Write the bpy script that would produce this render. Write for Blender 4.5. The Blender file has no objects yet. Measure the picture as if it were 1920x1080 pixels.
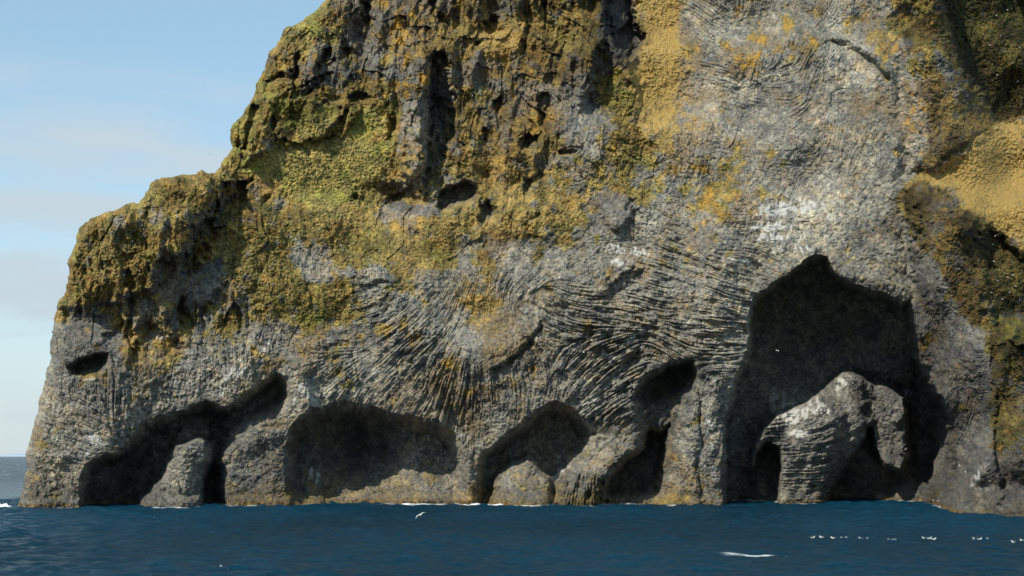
import bpy, bmesh, math, time
import numpy as np
from mathutils import Vector, Matrix

T0 = time.time()
S = bpy.context.scene
COL = S.collection
rng = np.random.default_rng(11)
R = math.radians

# ------------------------------------------------------------------ camera
CAM_H = 9.0                    # metres above the sea
F = 2600.0                     # focal length in photo pixels (1920 wide)
PITCH = math.atan((854.5 - 540) / F)
cam = bpy.data.cameras.new('camera')
cam.sensor_width = 36.0
cam.lens = 36.0 * F / 1920.0
cam.clip_start = 1.0
cam.clip_end = 90000.0
camo = bpy.data.objects.new('camera', cam)
COL.objects.link(camo)
camo.location = (0, 0, CAM_H)
camo.rotation_euler = (math.pi / 2 + PITCH, 0, 0)
S.camera = camo

# ------------------------------------------------------------------ sun and sky
SUN_AZ, SUN_EL = R(38), R(41)   # degrees left of the line behind the camera, height
Lv = Vector((-math.sin(SUN_AZ) * math.cos(SUN_EL), -math.cos(SUN_AZ) * math.cos(SUN_EL), math.sin(SUN_EL)))
sun = bpy.data.lights.new('sun', 'SUN')
sun.energy = 4.2
sun.angle = R(0.5)
sun.color = (1.0, 0.915, 0.77)
suno = bpy.data.objects.new('sun', sun)
COL.objects.link(suno)
suno.rotation_euler = (-Lv).to_track_quat('-Z', 'Y').to_euler()
suno.location = Lv * 400

W = bpy.data.worlds.new('World')
S.world = W
W.use_nodes = True
nt = W.node_tree
nt.nodes.clear()
def N(nt, t, **kw):
    n = nt.nodes.new(t)
    for k, v in kw.items():
        setattr(n, k, v)
    return n
def mixc(nt, fac, a, b, mode='MIX'):
    m = N(nt, 'ShaderNodeMix', data_type='RGBA', blend_type=mode)
    for sock, v in ((m.inputs[0], fac), (m.inputs[6], a), (m.inputs[7], b)):
        if isinstance(v, bpy.types.NodeSocket):
            nt.links.new(v, sock)
        elif isinstance(v, (int, float)):
            sock.default_value = v if sock.type == 'VALUE' else (v, v, v, 1)
        else:
            sock.default_value = (*v, 1)
    return m.outputs[2]
def mathn(nt, op, a, b=None, c=None, clamp=False):
    m = N(nt, 'ShaderNodeMath', operation=op, use_clamp=clamp)
    for i, v in enumerate((a, b, c)):
        if v is None: continue
        if isinstance(v, bpy.types.NodeSocket): nt.links.new(v, m.inputs[i])
        else: m.inputs[i].default_value = v
    return m.outputs[0]
def noise_n(nt, vec, scale, detail=4, rough=0.55, dist=0.0):
    n = N(nt, 'ShaderNodeTexNoise')
    n.inputs['Scale'].default_value = scale
    n.inputs['Detail'].default_value = detail
    n.inputs['Roughness'].default_value = rough
    n.inputs['Distortion'].default_value = dist
    nt.links.new(vec, n.inputs['Vector'])
    return n.outputs['Fac']
def ramp(nt, fac, stops):
    r = N(nt, 'ShaderNodeValToRGB')
    e = r.color_ramp.elements
    while len(e) > 1: e.remove(e[-1])
    e[0].position = stops[0][0]; e[0].color = (*stops[0][1], 1)
    for p, c in stops[1:]:
        x = e.new(p); x.color = (*c, 1)
    nt.links.new(fac, r.inputs[0])
    return r.outputs[0]
def mapping(nt, vec, scale=(1, 1, 1), rot=(0, 0, 0), loc=(0, 0, 0)):
    m = N(nt, 'ShaderNodeMapping')
    m.inputs['Scale'].default_value = scale
    m.inputs['Rotation'].default_value = rot
    m.inputs['Location'].default_value = loc
    nt.links.new(vec, m.inputs['Vector'])
    return m.outputs[0]

sky = N(nt, 'ShaderNodeTexSky', sky_type='NISHITA', sun_disc=False)
sky.sun_elevation = SUN_EL
sky.sun_rotation = math.pi + SUN_AZ
sky.air_density = 1.0
sky.dust_density = 0.3
sky.ozone_density = 1.2
tc = N(nt, 'ShaderNodeTexCoord')
gv = tc.outputs['Generated']
c1 = noise_n(nt, mapping(nt, gv, (7, 7, 19), loc=(1.3, 0.2, 2.1)), 1.0, 5, 0.5, 0.3)
c2 = noise_n(nt, mapping(nt, gv, (3, 3, 42), loc=(0.3, 4.2, 0.6)), 1.0, 4, 0.5, 0.2)
cl = mathn(nt, 'ADD', mathn(nt, 'MULTIPLY', c1, 0.65), mathn(nt, 'MULTIPLY', c2, 0.35))
sep = N(nt, 'ShaderNodeSeparateXYZ'); nt.links.new(gv, sep.inputs[0])
mr = N(nt, 'ShaderNodeMapRange', interpolation_type='SMOOTHSTEP')
nt.links.new(cl, mr.inputs[0]); mr.inputs[1].default_value = 0.41; mr.inputs[2].default_value = 0.60
# the cloud deck is thick low down and ends about 17 degrees up
hi = N(nt, 'ShaderNodeMapRange', interpolation_type='SMOOTHSTEP')
nt.links.new(mathn(nt, 'ADD', sep.outputs[2], mathn(nt, 'MULTIPLY', c1, 0.10)), hi.inputs[0])
hi.inputs[1].default_value = 0.33; hi.inputs[2].default_value = 0.29; hi.inputs[3].default_value = 0.0; hi.inputs[4].default_value = 1.0
lowf = mathn(nt, 'MULTIPLY', hi.outputs[0], mathn(nt, 'ADD', mathn(nt, 'MULTIPLY', mr.outputs[0], 0.80), 0.14))
hz = N(nt, 'ShaderNodeMapRange', interpolation_type='SMOOTHSTEP'); nt.links.new(sep.outputs[2], hz.inputs[0])
hz.inputs[1].default_value = .16; hz.inputs[2].default_value = .0; hz.inputs[3].default_value = 0; hz.inputs[4].default_value = .75
lowf = mathn(nt, 'ADD', lowf, mathn(nt, 'MULTIPLY', hz.outputs[0], mathn(nt, 'SUBTRACT', 1.0, lowf)), clamp=True)
sky_veil = mixc(nt, .34, sky.outputs[0], (2.6, 4.3, 4.6))
skyc = mixc(nt, lowf, sky_veil, (3.35, 3.95, 4.35))
bg = N(nt, 'ShaderNodeBackground'); bg.inputs[1].default_value = 0.14
nt.links.new(skyc, bg.inputs[0])
wo = N(nt, 'ShaderNodeOutputWorld'); nt.links.new(bg.outputs[0], wo.inputs[0])

S.view_settings.view_transform = 'Standard'
S.view_settings.look = 'None'
S.view_settings.exposure = 0.28
S.view_settings.gamma = 1.0
S.cycles.max_bounces = 4
S.cycles.diffuse_bounces = 3

# ------------------------------------------------------------------ helpers
cp, sp = math.cos(PITCH), math.sin(PITCH)
def unproject(px, py, Y):
    """photo pixel and world depth -> world point"""
    dx = (px - 960.0) / F
    dy = -(py - 540.0) / F
    ry = cp - dy * sp
    rz = sp + dy * cp
    k = Y / ry
    return dx * k, Y, CAM_H + rz * k
def sea_depth(py):
    dy = -(py - 540.0) / F
    return -CAM_H * (cp - dy * sp) / (sp + dy * cp)

def tag(o, label=None, cat=None, group=None, kind=None):
    if label: o['label'] = label
    if cat: o['category'] = cat
    if group: o['group'] = group
    if kind: o['kind'] = kind
    return o

def sm(a, b, x):
    t = np.clip((x - a) / (b - a), 0, 1)
    return t * t * (3 - 2 * t)

# ------------------------------------------------------------------ cliff grid
STEP = 1.0
X0, X1, Y0, Y1 = -10.0, 2110.0, -150.0, 990.0
gx = np.arange(X0, X1, STEP, dtype=np.float32)
gy = np.arange(Y0, Y1, STEP, dtype=np.float32)
NX, NY = len(gx), len(gy)
GX, GY = np.meshgrid(gx, gy)

def upw(n_out, coords):
    """cubic B-spline weights"""
    i = np.floor(coords).astype(int); t = coords - i
    Wm = np.zeros((len(coords), n_out), np.float32)
    w = ((1 - t) ** 3 / 6, (3 * t ** 3 - 6 * t ** 2 + 4) / 6, (-3 * t ** 3 + 3 * t ** 2 + 3 * t + 1) / 6, t ** 3 / 6)
    r = np.arange(len(coords))
    for k in range(4):
        np.add.at(Wm, (r, np.clip(i - 1 + k, 0, n_out - 1)), w[k])
    return Wm
def vnoise(wx, wy=None, seed=0):
    wy = wy or wx
    g = np.random.default_rng(seed)
    nx = int((X1 - X0) / wx) + 5; ny = int((Y1 - Y0) / wy) + 5
    a = g.standard_normal((ny, nx)).astype(np.float32) * 1.9
    return upw(ny, (gy - Y0) / wy + 1.5 + g.random() * .9) @ a @ upw(nx, (gx - X0) / wx + 1.5 + g.random() * .9).T
def fbm(wx, wy=None, octs=4, gain=0.5, seed=0):
    wy = wy or wx
    s = 0; a = 1; tot = 0
    for o in range(octs):
        if min(wx, wy) / 2 ** o < 1.3: break
        s = s + a * vnoise(wx / 2 ** o, wy / 2 ** o, seed * 31 + o); tot += a * a; a *= gain
    return s / math.sqrt(tot)
def sample(A, px, py):
    ix = np.clip(((px - X0) / STEP), 0, NX - 1).astype(np.int32)
    iy = np.clip(((py - Y0) / STEP), 0, NY - 1).astype(np.int32)
    return A[iy, ix]
def sample_bl(A, px, py):
    fx = np.clip((px - X0) / STEP, 0, NX - 1.001); fy = np.clip((py - Y0) / STEP, 0, NY - 1.001)
    ix = fx.astype(np.int32); iy = fy.astype(np.int32); tx = fx - ix; ty = fy - iy
    return (A[iy, ix] * (1 - tx) + A[iy, ix + 1] * tx) * (1 - ty) + (A[iy + 1, ix] * (1 - tx) + A[iy + 1, ix + 1] * tx) * ty
def blur(A, r):
    """box blur twice"""
    r = int(r)
    for ax in (0, 1, 0, 1):
        c = np.cumsum(np.pad(A, [(r + 1, r) if k == ax else (0, 0) for k in (0, 1)], mode='edge'), axis=ax, dtype=np.float64)
        n = A.shape[ax]
        A = ((np.take(c, np.arange(2 * r + 1, 2 * r + 1 + n), axis=ax) - np.take(c, np.arange(0, n), axis=ax)) / (2 * r + 1)).astype(np.float32)
    return A
def worley(wx, wy, seed, wu=0, wv=0, tilt=0.6):
    """faceted blocks: every cell has its own height and tilt; returns (height, edge distance, id)"""
    u = (GX + wu - X0) / wx + 50; v = (GY + wv - Y0) / wy + 50
    iu = np.floor(u).astype(np.int32); iv = np.floor(v).astype(np.int32)
    d1 = np.full(u.shape, 9., np.float32); d2 = d1.copy(); h = np.zeros_like(d1); idn = np.zeros_like(d1)
    g = np.random.default_rng(seed); tab = g.random((6, 509, 509)).astype(np.float32)
    for a in (-1, 0, 1):
        for b in (-1, 0, 1):
            ci = (iu + a) % 509; cj = (iv + b) % 509
            dx = u - (iu + a + tab[0][cj, ci]); dy = v - (iv + b + tab[1][cj, ci])
            d = dx * dx + dy * dy
            m = d < d1
            d2 = np.where(m, d1, np.minimum(d2, d))
            hh = tab[2][cj, ci] - .5 + tilt * ((tab[3][cj, ci] - .5) * dx * 2 + (tab[4][cj, ci] - .5) * dy * 2)
            h = np.where(m, hh, h); idn = np.where(m, tab[5][cj, ci], idn)
            d1 = np.where(m, d, d1)
    return h, np.sqrt(d2) - np.sqrt(d1), idn
def in_poly(P, x, y):
    ins = np.zeros(x.shape, bool)
    n = len(P)
    for i in range(n):
        xa, ya = P[i]; xb, yb = P[(i + 1) % n]
        if ya == yb: continue
        c = ((ya > y) != (yb > y)) & (x < (xb - xa) * (y - ya) / (yb - ya) + xa)
        ins ^= c
    return ins
def seg_dist(P, x, y, closed=True):
    d = np.full(x.shape, 1e9, np.float32)
    n = len(P)
    for i in range(n if closed else n - 1):
        xa, ya = P[i]; xb, yb = P[(i + 1) % n]
        vx, vy = xb - xa, yb - ya
        L = vx * vx + vy * vy + 1e-9
        t = np.clip(((x - xa) * vx + (y - ya) * vy) / L, 0, 1)
        d = np.minimum(d, (x - xa - t * vx) ** 2 + (y - ya - t * vy) ** 2)
    return np.sqrt(d)
# edges wander by a few pixels so that no outline is a clean curve
WAX = fbm(26, octs=4, gain=.6, seed=3) * 3.0 + fbm(80, octs=1, seed=4) * 3
WAY = fbm(26, octs=4, gain=.6, seed=5) * 3.0 + fbm(80, octs=1, seed=6) * 3
RAG = (fbm(13, octs=3, gain=.7, seed=7) * 3.2).astype(np.float32)
def sdf(P, pad, wob=1.0):
    """signed distance (positive inside) within a padded window"""
    xs = [p[0] for p in P]; ys = [p[1] for p in P]
    i0 = max(0, int((min(xs) - pad - X0) / STEP)); i1 = min(NX, int((max(xs) + pad - X0) / STEP) + 1)
    j0 = max(0, int((min(ys) - pad - Y0) / STEP)); j1 = min(NY, int((max(ys) + pad - Y0) / STEP) + 1)
    sl = (slice(j0, j1), slice(i0, i1))
    x = GX[sl] + WAX[sl] * wob; y = GY[sl] + WAY[sl] * wob
    d = seg_dist(P, x, y)
    return sl, np.where(in_poly(P, x, y), d, -d), x, y
def scatter(pts, fields, p=2.2, r0=18.0, smooth=3):
    """coarse weighted interpolation of control points, then spline to the full grid"""
    cs = 10.0
    cx = np.arange(X0 - cs, X1 + 2 * cs, cs); cy = np.arange(Y0 - cs, Y1 + 2 * cs, cs)
    A, B = np.meshgrid(cx, cy)
    P = np.array([[q[0], q[1]] for q in pts], float)
    Wt = 1.0 / (((A[..., None] - P[:, 0]) ** 2 + (B[..., None] - P[:, 1]) ** 2) + r0 ** 2) ** p
    Wt /= Wt.sum(-1, keepdims=True)
    out = []
    Ux = upw(len(cx), (gx - cx[0]) / cs); Uy = upw(len(cy), (gy - cy[0]) / cs)
    for f in fields:
        a = (Wt * np.array([f(q) for q in pts], float)).sum(-1)
        for _ in range(smooth):
            b = np.pad(a, 1, mode='edge'); a = (b[1:-1, 1:-1] * 2 + b[:-2, 1:-1] + b[2:, 1:-1] + b[1:-1, :-2] + b[1:-1, 2:]) / 6
        out.append((Uy @ a @ Ux.T).astype(np.float32))
    return out

# ------------------------------------------------------------------ silhouette
SIL = [(20, 1100), (24, 990), (33, 950), (38, 930), (45, 895), (48, 850), (60, 810), (72, 770), (80, 730), (88, 690), (94, 650), (100, 612), (107, 582),
       (112, 560), (124, 545), (130, 505), (134, 475), (143, 455), (148, 428), (165, 415), (190, 402), (215, 395), (236, 383), (250, 379), (258, 383),
       (272, 362), (284, 342), (300, 335), (330, 330), (352, 328), (368, 327), (378, 318), (388, 324), (402, 325), (413, 313), (427, 292), (437, 276), (431, 258),
       (437, 232), (457, 213), (462, 200), (472, 185), (480, 168), (486, 148), (498, 120), (512, 90), (528, 68), (531, 56), (548, 50), (562, 42), (580, 28),
       (600, 12), (613, 0), (660, -50), (720, -100), (800, -170), (860, -260), (2300, -260), (2300, 1100)]
def roughen(P, n, amp, seed):
    g = np.random.default_rng(seed)
    for k in range(n):
        Q = []
        for i in range(len(P)):
            a = P[i]; b = P[(i + 1) % len(P)]
            Q.append(a)
            L = math.hypot(b[0] - a[0], b[1] - a[1])
            if L < 400 and 3 < L:
                o = g.normal() * amp * L
                Q.append(((a[0] + b[0]) / 2 - (b[1] - a[1]) / L * o, (a[1] + b[1]) / 2 + (b[0] - a[0]) / L * o))
        P = Q
    return P
SILR = roughen(SIL, 3, 0.085, 5)
ins = in_poly(SILR, GX, GY)
dS = np.full(GX.shape, 400., np.float32)
band = (GX < 1000)
sub = (slice(None), slice(0, int((1000 - X0) / STEP)))
open_line = [p for p in SILR if p[0] < 870]
# windowed distance, blocks of rows
xs_, ys_ = GX[sub], GY[sub]
for j in range(0, NY, 60):
    sl = (slice(j, min(NY, j + 60)), sub[1])
    ylo, yhi = gy[sl[0]][0], gy[sl[0]][-1]
    near = [i for i in range(len(open_line) - 1) if max(open_line[i][1], open_line[i + 1][1]) > ylo - 160 and min(open_line[i][1], open_line[i + 1][1]) < yhi + 160]
    d = np.full(GX[sl].shape, 400., np.float32)
    for i in near:
        d = np.minimum(d, seg_dist(open_line[i:i + 2], GX[sl], GY[sl], closed=False))
    dS[sl] = d
dS = np.where(ins, dS, -dS)

# ------------------------------------------------------------------ large depth of the face (metres from the camera)
# px, py, depth at that point
DEP = [
 (30, 950, 240), (150, 951, 243), (300, 948, 250), (430, 944, 257), (650, 942, 260), (850, 941, 262), (1000, 942, 260), (1150, 943, 259), (1330, 942, 259),
 (1400, 940, 264), (1550, 937, 270), (1690, 938, 268), (1745, 940, 262), (1770, 950, 243), (1800, 960, 234), (1920, 967, 224), (2080, 972, 218),
 (30, 1050, 240), (430, 1050, 257), (1000, 1050, 260), (1550, 1050, 268), (1920, 1050, 224),
 (60, 850, 242), (150, 850, 243), (300, 850, 251), (600, 850, 258), (900, 850, 260), (1200, 850, 260), (1340, 850, 259), (1720, 850, 263), (1800, 850, 250), (1850, 870, 228), (1920, 860, 222), (2080, 850, 215),
 (90, 700, 246), (200, 700, 246), (400, 700, 252), (600, 700, 256), (760, 700, 257), (900, 700, 257), (1050, 680, 257), (1200, 700, 259), (1340, 700, 258), (1560, 700, 262), (1720, 700, 258), (1820, 700, 241), (1860, 700, 237), (1920, 700, 241), (2080, 700, 252),
 (110, 560, 250), (250, 560, 252), (450, 560, 258), (650, 560, 261), (850, 560, 262), (1000, 560, 260), (1200, 560, 259), (1350, 560, 258), (1550, 540, 258), (1700, 540, 257), (1780, 540, 248), (1860, 560, 244), (1920, 560, 250), (2080, 560, 268),
 (150, 430, 254), (300, 430, 256), (450, 430, 264), (600, 430, 268), (850, 430, 267), (1000, 430, 265), (1200, 430, 262), (1400, 430, 260), (1600, 430, 260), (1710, 430, 258), (1800, 430, 250), (1920, 430, 254), (2080, 430, 250),
 (320, 340, 262), (500, 340, 274), (620, 340, 279), (720, 330, 278), (850, 300, 275), (1000, 300, 272), (1150, 300, 270), (1300, 300, 268), (1500, 300, 264), (1700, 300, 262), (1800, 310, 262), (1920, 300, 276), (2080, 300, 280),
 (450, 230, 276), (560, 200, 282), (700, 200, 284), (850, 150, 281), (1000, 150, 279), (1150, 150, 277), (1260, 150, 281), (1400, 150, 274), (1550, 150, 270), (1700, 150, 266), (1780, 150, 266), (1860, 120, 279), (1910, 180, 285), (2080, 150, 312),
 (520, 90, 284), (650, 50, 288), (850, 0, 288), (1050, 0, 285), (1250, 0, 290), (1400, 0, 281), (1600, 0, 276), (1750, 0, 273), (1840, 0, 282), (1920, 0, 291), (2080, 0, 318),
 (700, -120, 300), (1000, -140, 300), (1400, -140, 294), (1750, -140, 290), (2080, -140, 296),
]
D, = scatter(DEP, [lambda q: q[2]], p=2.0, r0=30)

# ------------------------------------------------------------------ sculpted features
HOL = np.zeros_like(D)      # hollow mask, used to thin moss and lower noise inside caves
def push(P, A, we=6, ramp_dir=(0.35, 0.9), k=0.0, t0=0.3, wob=1.0, pw=1.0, hol=0.0, soft=3.0, rag=1.0):
    """move a polygonal patch by A metres (positive = away), edge we pixels wide; k fades it along ramp_dir"""
    sl, d, x, y = sdf(P, we + 12, wob)
    dg = blur(d, 3); ny_, nx_ = np.gradient(dg); nn_ = np.sqrt(nx_ ** 2 + ny_ ** 2) + 1e-6
    lr = np.clip((-nx_ * .50 - ny_ * .86) / nn_ * np.sign(A), 0, 1)      # outward normal toward the lower right
    lr = blur(lr.astype(np.float32), 8)
    d = d + (RAG[sl] * min(1.0, we / 7) * rag)
    f = sm(-we * 0.35 - we * soft * .35 * lr, we * (1 + soft * lr), d) ** pw
    if k:
        n = math.hypot(*ramp_dir); rx, ry = ramp_dir[0] / n, ramp_dir[1] / n
        pr = [p[0] * rx + p[1] * ry for p in P]
        t = (x * rx + y * ry - min(pr)) / (max(pr) - min(pr))
        f = f * (1 - k * sm(t0, 1.0, t))
    D[sl] += (A * f).astype(np.float32)
    if hol: HOL[sl] = np.maximum(HOL[sl], hol * f)
def dome(P, A, w, wob=1.0):
    """rounded bulge: A metres toward the camera when negative, circular profile over w px from the edge"""
    sl, d, x, y = sdf(P, 12, wob)
    t = np.clip(d / w, 0, 1)
    D[sl] += (A * np.sqrt(np.clip(1 - (1 - t) ** 2, 0, 1))).astype(np.float32)
def ridge(P, A, w, wob=1.0, side=0.0):
    """line feature of amplitude A; side=+-1 makes it a step on one side of the directed line"""
    xs = [p[0] for p in P]; ys = [p[1] for p in P]; pad = w * 3
    i0 = max(0, int((min(xs) - pad - X0) / STEP)); i1 = min(NX, int((max(xs) + pad - X0) / STEP) + 1)
    j0 = max(0, int((min(ys) - pad - Y0) / STEP)); j1 = min(NY, int((max(ys) + pad - Y0) / STEP) + 1)
    sl = (slice(j0, j1), slice(i0, i1))
    d = seg_dist(P, GX[sl] + WAX[sl] * wob, GY[sl] + WAY[sl] * wob, closed=False)
    D[sl] += (A * np.exp(-(d / w) ** 2)).astype(np.float32)

# --- the great cave, its inner rock, the slots beside it
CAVE = [(1352, 1000), (1362, 935), (1358, 870), (1362, 800), (1376, 740), (1396, 685), (1407, 630), (1403, 578), (1412, 560), (1445, 535), (1482, 516), (1508, 492),
        (1530, 484), (1548, 488), (1560, 512), (1590, 537), (1640, 552), (1688, 572), (1702, 566), (1712, 610), (1722, 662), (1745, 715), (1772, 752),
        (1786, 800), (1790, 850), (1788, 885), (1765, 915), (1750, 935), (1748, 1000)]
push(CAVE, 30, 13, rag=.35, hol=1.0, k=.30, ramp_dir=(0, 1), t0=.35, pw=.8, soft=.6, wob=.6)
push([(1715, 640), (1750, 700), (1790, 780), (1800, 880), (1770, 930), (1700, 940), (1700, 700)], 7, 40, hol=.3)
MASS = [(1452, 1000), (1455, 925), (1462, 880), (1455, 845), (1440, 838), (1425, 850), (1418, 878), (1410, 880), (1410, 845), (1418, 818), (1434, 797), (1450, 778),
        (1485, 765), (1520, 745), (1545, 722), (1566, 700), (1578, 690), (1596, 689), (1616, 700), (1640, 715), (1672, 722), (1700, 742), (1706, 780), (1708, 860), (1690, 888),
        (1652, 876), (1634, 838), (1630, 806), (1624, 828), (1606, 848), (1590, 872), (1574, 900), (1560, 930), (1560, 1000)]
push([(1750, 1000), (1753, 958), (1790, 915), (1825, 870), (1845, 800), (1855, 700), (1880, 600), (2110, 560), (2110, 1000)], -9, 26, soft=0, rag=.2, wob=.5)
push([(1748, 1000), (1752, 955), (1772, 940), (1820, 920), (2110, 915), (2110, 1000)], -7, 26, soft=0, rag=.1, wob=.4)
push(MASS, -13.0, 10, wob=.4, soft=0, rag=.3)
push([(1400, 1000), (1400, 850), (1412, 805), (1450, 755), (1530, 720), (1585, 770), (1575, 850), (1560, 1000)], -6, 26, soft=0, rag=.3)
dome(MASS, -4.0, 26, wob=.5)
dome([(1452, 1000), (1455, 925), (1462, 880), (1470, 810), (1500, 775), (1560, 700), (1596, 689), (1618, 705), (1622, 790), (1600, 830), (1572, 860), (1556, 890), (1545, 925), (1546, 1000)], -2.5, 30, wob=.5)
push([(1618, 700), (1716, 722), (1718, 880), (1640, 870), (1622, 800)], 5.0, 22)
dome([(1640, 1000), (1640, 925), (1690, 905), (1730, 902), (1748, 912), (1750, 1000)], -9, 30)
# lintel and jamb lips
ridge([(1412, 545), (1480, 503), (1540, 470), (1580, 515), (1690, 552)], -1.6, 16)
ridge([(1340, 940), (1335, 800), (1350, 720)], -3.0, 34)

# --- lower left caves
push([(146, 1000), (150, 900), (160, 876), (190, 862), (215, 852), (250, 826), (272, 800), (300, 785), (345, 772), (390, 762), (430, 765), (470, 740), (500, 716), (520, 704), (538, 710), (543, 748), (530, 770), (470, 800),
      (425, 850), (426, 900), (430, 1000)], 13, 20, k=.1, hol=.8, soft=.6, rag=.4, wob=.6)
push([(150, 1000), (152, 900), (190, 868), (250, 830), (300, 800), (345, 800), (330, 850), (290, 910), (270, 940), (270, 1000)], 5, 14, hol=.5, soft=.6, rag=.4)
push([(246, 1000), (252, 936), (284, 908), (308, 868), (326, 830), (372, 818), (412, 828), (408, 868), (392, 905), (386, 1000)], -10.5, 13, soft=0, rag=.4, wob=.6)
dome([(262, 1000), (276, 925), (300, 900), (325, 860), (338, 822), (372, 816), (408, 828), (402, 868), (384, 905), (380, 1000)], -2.5, 60)
push([(398, 790), (440, 780), (430, 850), (424, 1000), (372, 1000), (376, 905), (392, 860)], 3.5, 10, hol=.3)
dome([(200, 1000), (200, 942), (260, 930), (300, 920), (372, 930), (372, 1000)], -6, 40)
# --- second hollow with its wide shaded roof
push([(430, 1000), (434, 900), (446, 850), (480, 815), (540, 806), (575, 830), (600, 1000)], 4, 40, k=.9, ramp_dir=(0, 1), t0=.2, soft=.3, rag=.3)
push([(560, 1000), (540, 900), (545, 840), (558, 796), (585, 770), (640, 760), (700, 768), (760, 780), (820, 790), (850, 815), (868, 860), (880, 1000)], 15, 24, k=.95, ramp_dir=(0, 1), t0=.30, hol=.5, soft=.3, rag=.35, wob=.7)
push([(600, 775), (680, 775), (700, 830), (690, 880), (668, 912), (640, 905), (612, 870), (600, 820)], 5, 26, hol=.4, soft=.5, rag=.35)
push([(424, 1000), (428, 890), (442, 840), (476, 800), (540, 792), (560, 850), (560, 1000)], -1, 40, k=.6, ramp_dir=(0, 1), t0=.1, soft=0, rag=.35)
dome([(424, 1000), (428, 900), (440, 850), (474, 805), (540, 795), (585, 840), (606, 900), (620, 1000)], -5, 85, wob=.6)
ridge([(555, 690), (568, 740), (578, 800)], -2.6, 26)
push([(720, 775), (830, 785), (880, 850), (890, 960), (740, 960)], -4.5, 40, soft=0, rag=.3)
dome([(560, 860), (590, 845), (612, 850), (620, 910), (585, 925), (560, 900)], -1.2, 24)
dome([(640, 1000), (660, 935), (690, 905), (740, 890), (860, 892), (905, 910), (905, 1000)], -1.6, 40)
# --- third hollow, pyramid and bright sloping ridge
push([(895, 1000), (893, 880), (905, 850), (960, 816), (985, 795), (1010, 772), (1045, 762), (1080, 774), (1110, 812), (1095, 850), (1060, 890), (1045, 1000)], 14, 20, k=.9, ramp_dir=(0, 1), t0=.3, hol=.6, soft=.4, rag=.35, wob=.7)
push([(905, 1000), (915, 905), (950, 868), (985, 845), (1005, 858), (1035, 900), (1038, 1000)], -5, 16, soft=0, rag=.4)
dome([(905, 1000), (915, 905), (950, 868), (985, 845), (1005, 858), (1035, 900), (1038, 1000)], -5, 50)
push([(1030, 1000), (1032, 910), (1048, 895), (1165, 812), (1200, 800), (1205, 840), (1160, 870), (1135, 905), (1125, 940), (1120, 1000)], -4, 16)
dome([(1030, 1000), (1032, 910), (1048, 895), (1165, 812), (1200, 800), (1205, 840), (1160, 870), (1135, 905), (1125, 940), (1120, 1000)], -3, 40)
# --- fourth hollow left of the pillar
push([(1120, 1000), (1128, 920), (1150, 870), (1190, 850), (1195, 780), (1195, 730), (1215, 700), (1250, 685), (1300, 678), (1316, 720), (1312, 800), (1306, 880), (1300, 1000)], 6, 32, k=.5, ramp_dir=(0, 1), t0=.3, hol=.3, rag=.3)
push([(1200, 760), (1190, 720), (1215, 698), (1255, 684), (1302, 678), (1314, 715), (1290, 740), (1250, 764)], 9, 13, k=.5, hol=.6, soft=2, rag=.4)
push([(1132, 925), (1138, 890), (1160, 864), (1200, 840), (1215, 800), (1252, 800), (1250, 880), (1228, 915), (1190, 928)], 13, 14, hol=.7, soft=.8, rag=.4)
dome([(1200, 1000), (1225, 930), (1255, 880), (1262, 770), (1312, 730), (1320, 1000)], -4.5, 50)
ridge([(1200, 690), (1255, 672), (1305, 665), (1322, 700)], -1.5, 12)
# --- eye-shaped hollow on the left nose, cracks, pockets
push([(124, 690), (150, 674), (178, 664), (200, 664), (202, 684), (186, 704), (160, 710), (132, 706)], 8, 9, k=.3, hol=.7, soft=1.6, rag=.12, wob=.35)
push([(236, 500), (252, 520), (252, 600), (262, 660), (250, 672), (238, 640), (232, 580)], 3.0, 6)
push([(190, 620), (250, 590), (250, 650), (204, 664)], 2.0, 10)
push([(250, 615), (275, 602), (300, 612), (325, 632), (358, 642), (352, 672), (310, 694), (258, 690), (250, 660)], 2.2, 9)
push([(300, 600), (345, 560), (345, 600), (340, 640), (300, 610)], 1.6, 8)
push([(336, 556), (350, 552), (352, 590), (344, 610), (334, 600)], 2.6, 5)
push([(388, 560), (430, 520), (420, 570), (400, 600)], 2.0, 8)
# --- left block with its cast shadow on the right and below
LB = [(60, 600), (110, 470), (147, 400), (285, 300), (418, 312), (444, 340), (436, 362), (412, 388), (378, 412), (360, 430), (352, 468), (338, 482), (300, 492), (288, 520), (285, 548), (252, 556), (236, 575), (180, 566), (100, 590)]
push(LB, -5.5, 9, k=.92, ramp_dir=(-.75, 1), t0=.30, soft=.3)
dome(LB, -1.2, 40)
push([(412, 345), (470, 330), (455, 380), (400, 470), (350, 520), (330, 500), (352, 468), (362, 425), (412, 388)], 6.0, 9, soft=1)
push([(302, 492), (352, 480), (335, 510), (305, 545), (282, 560), (288, 520)], 2.4, 6)
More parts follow.
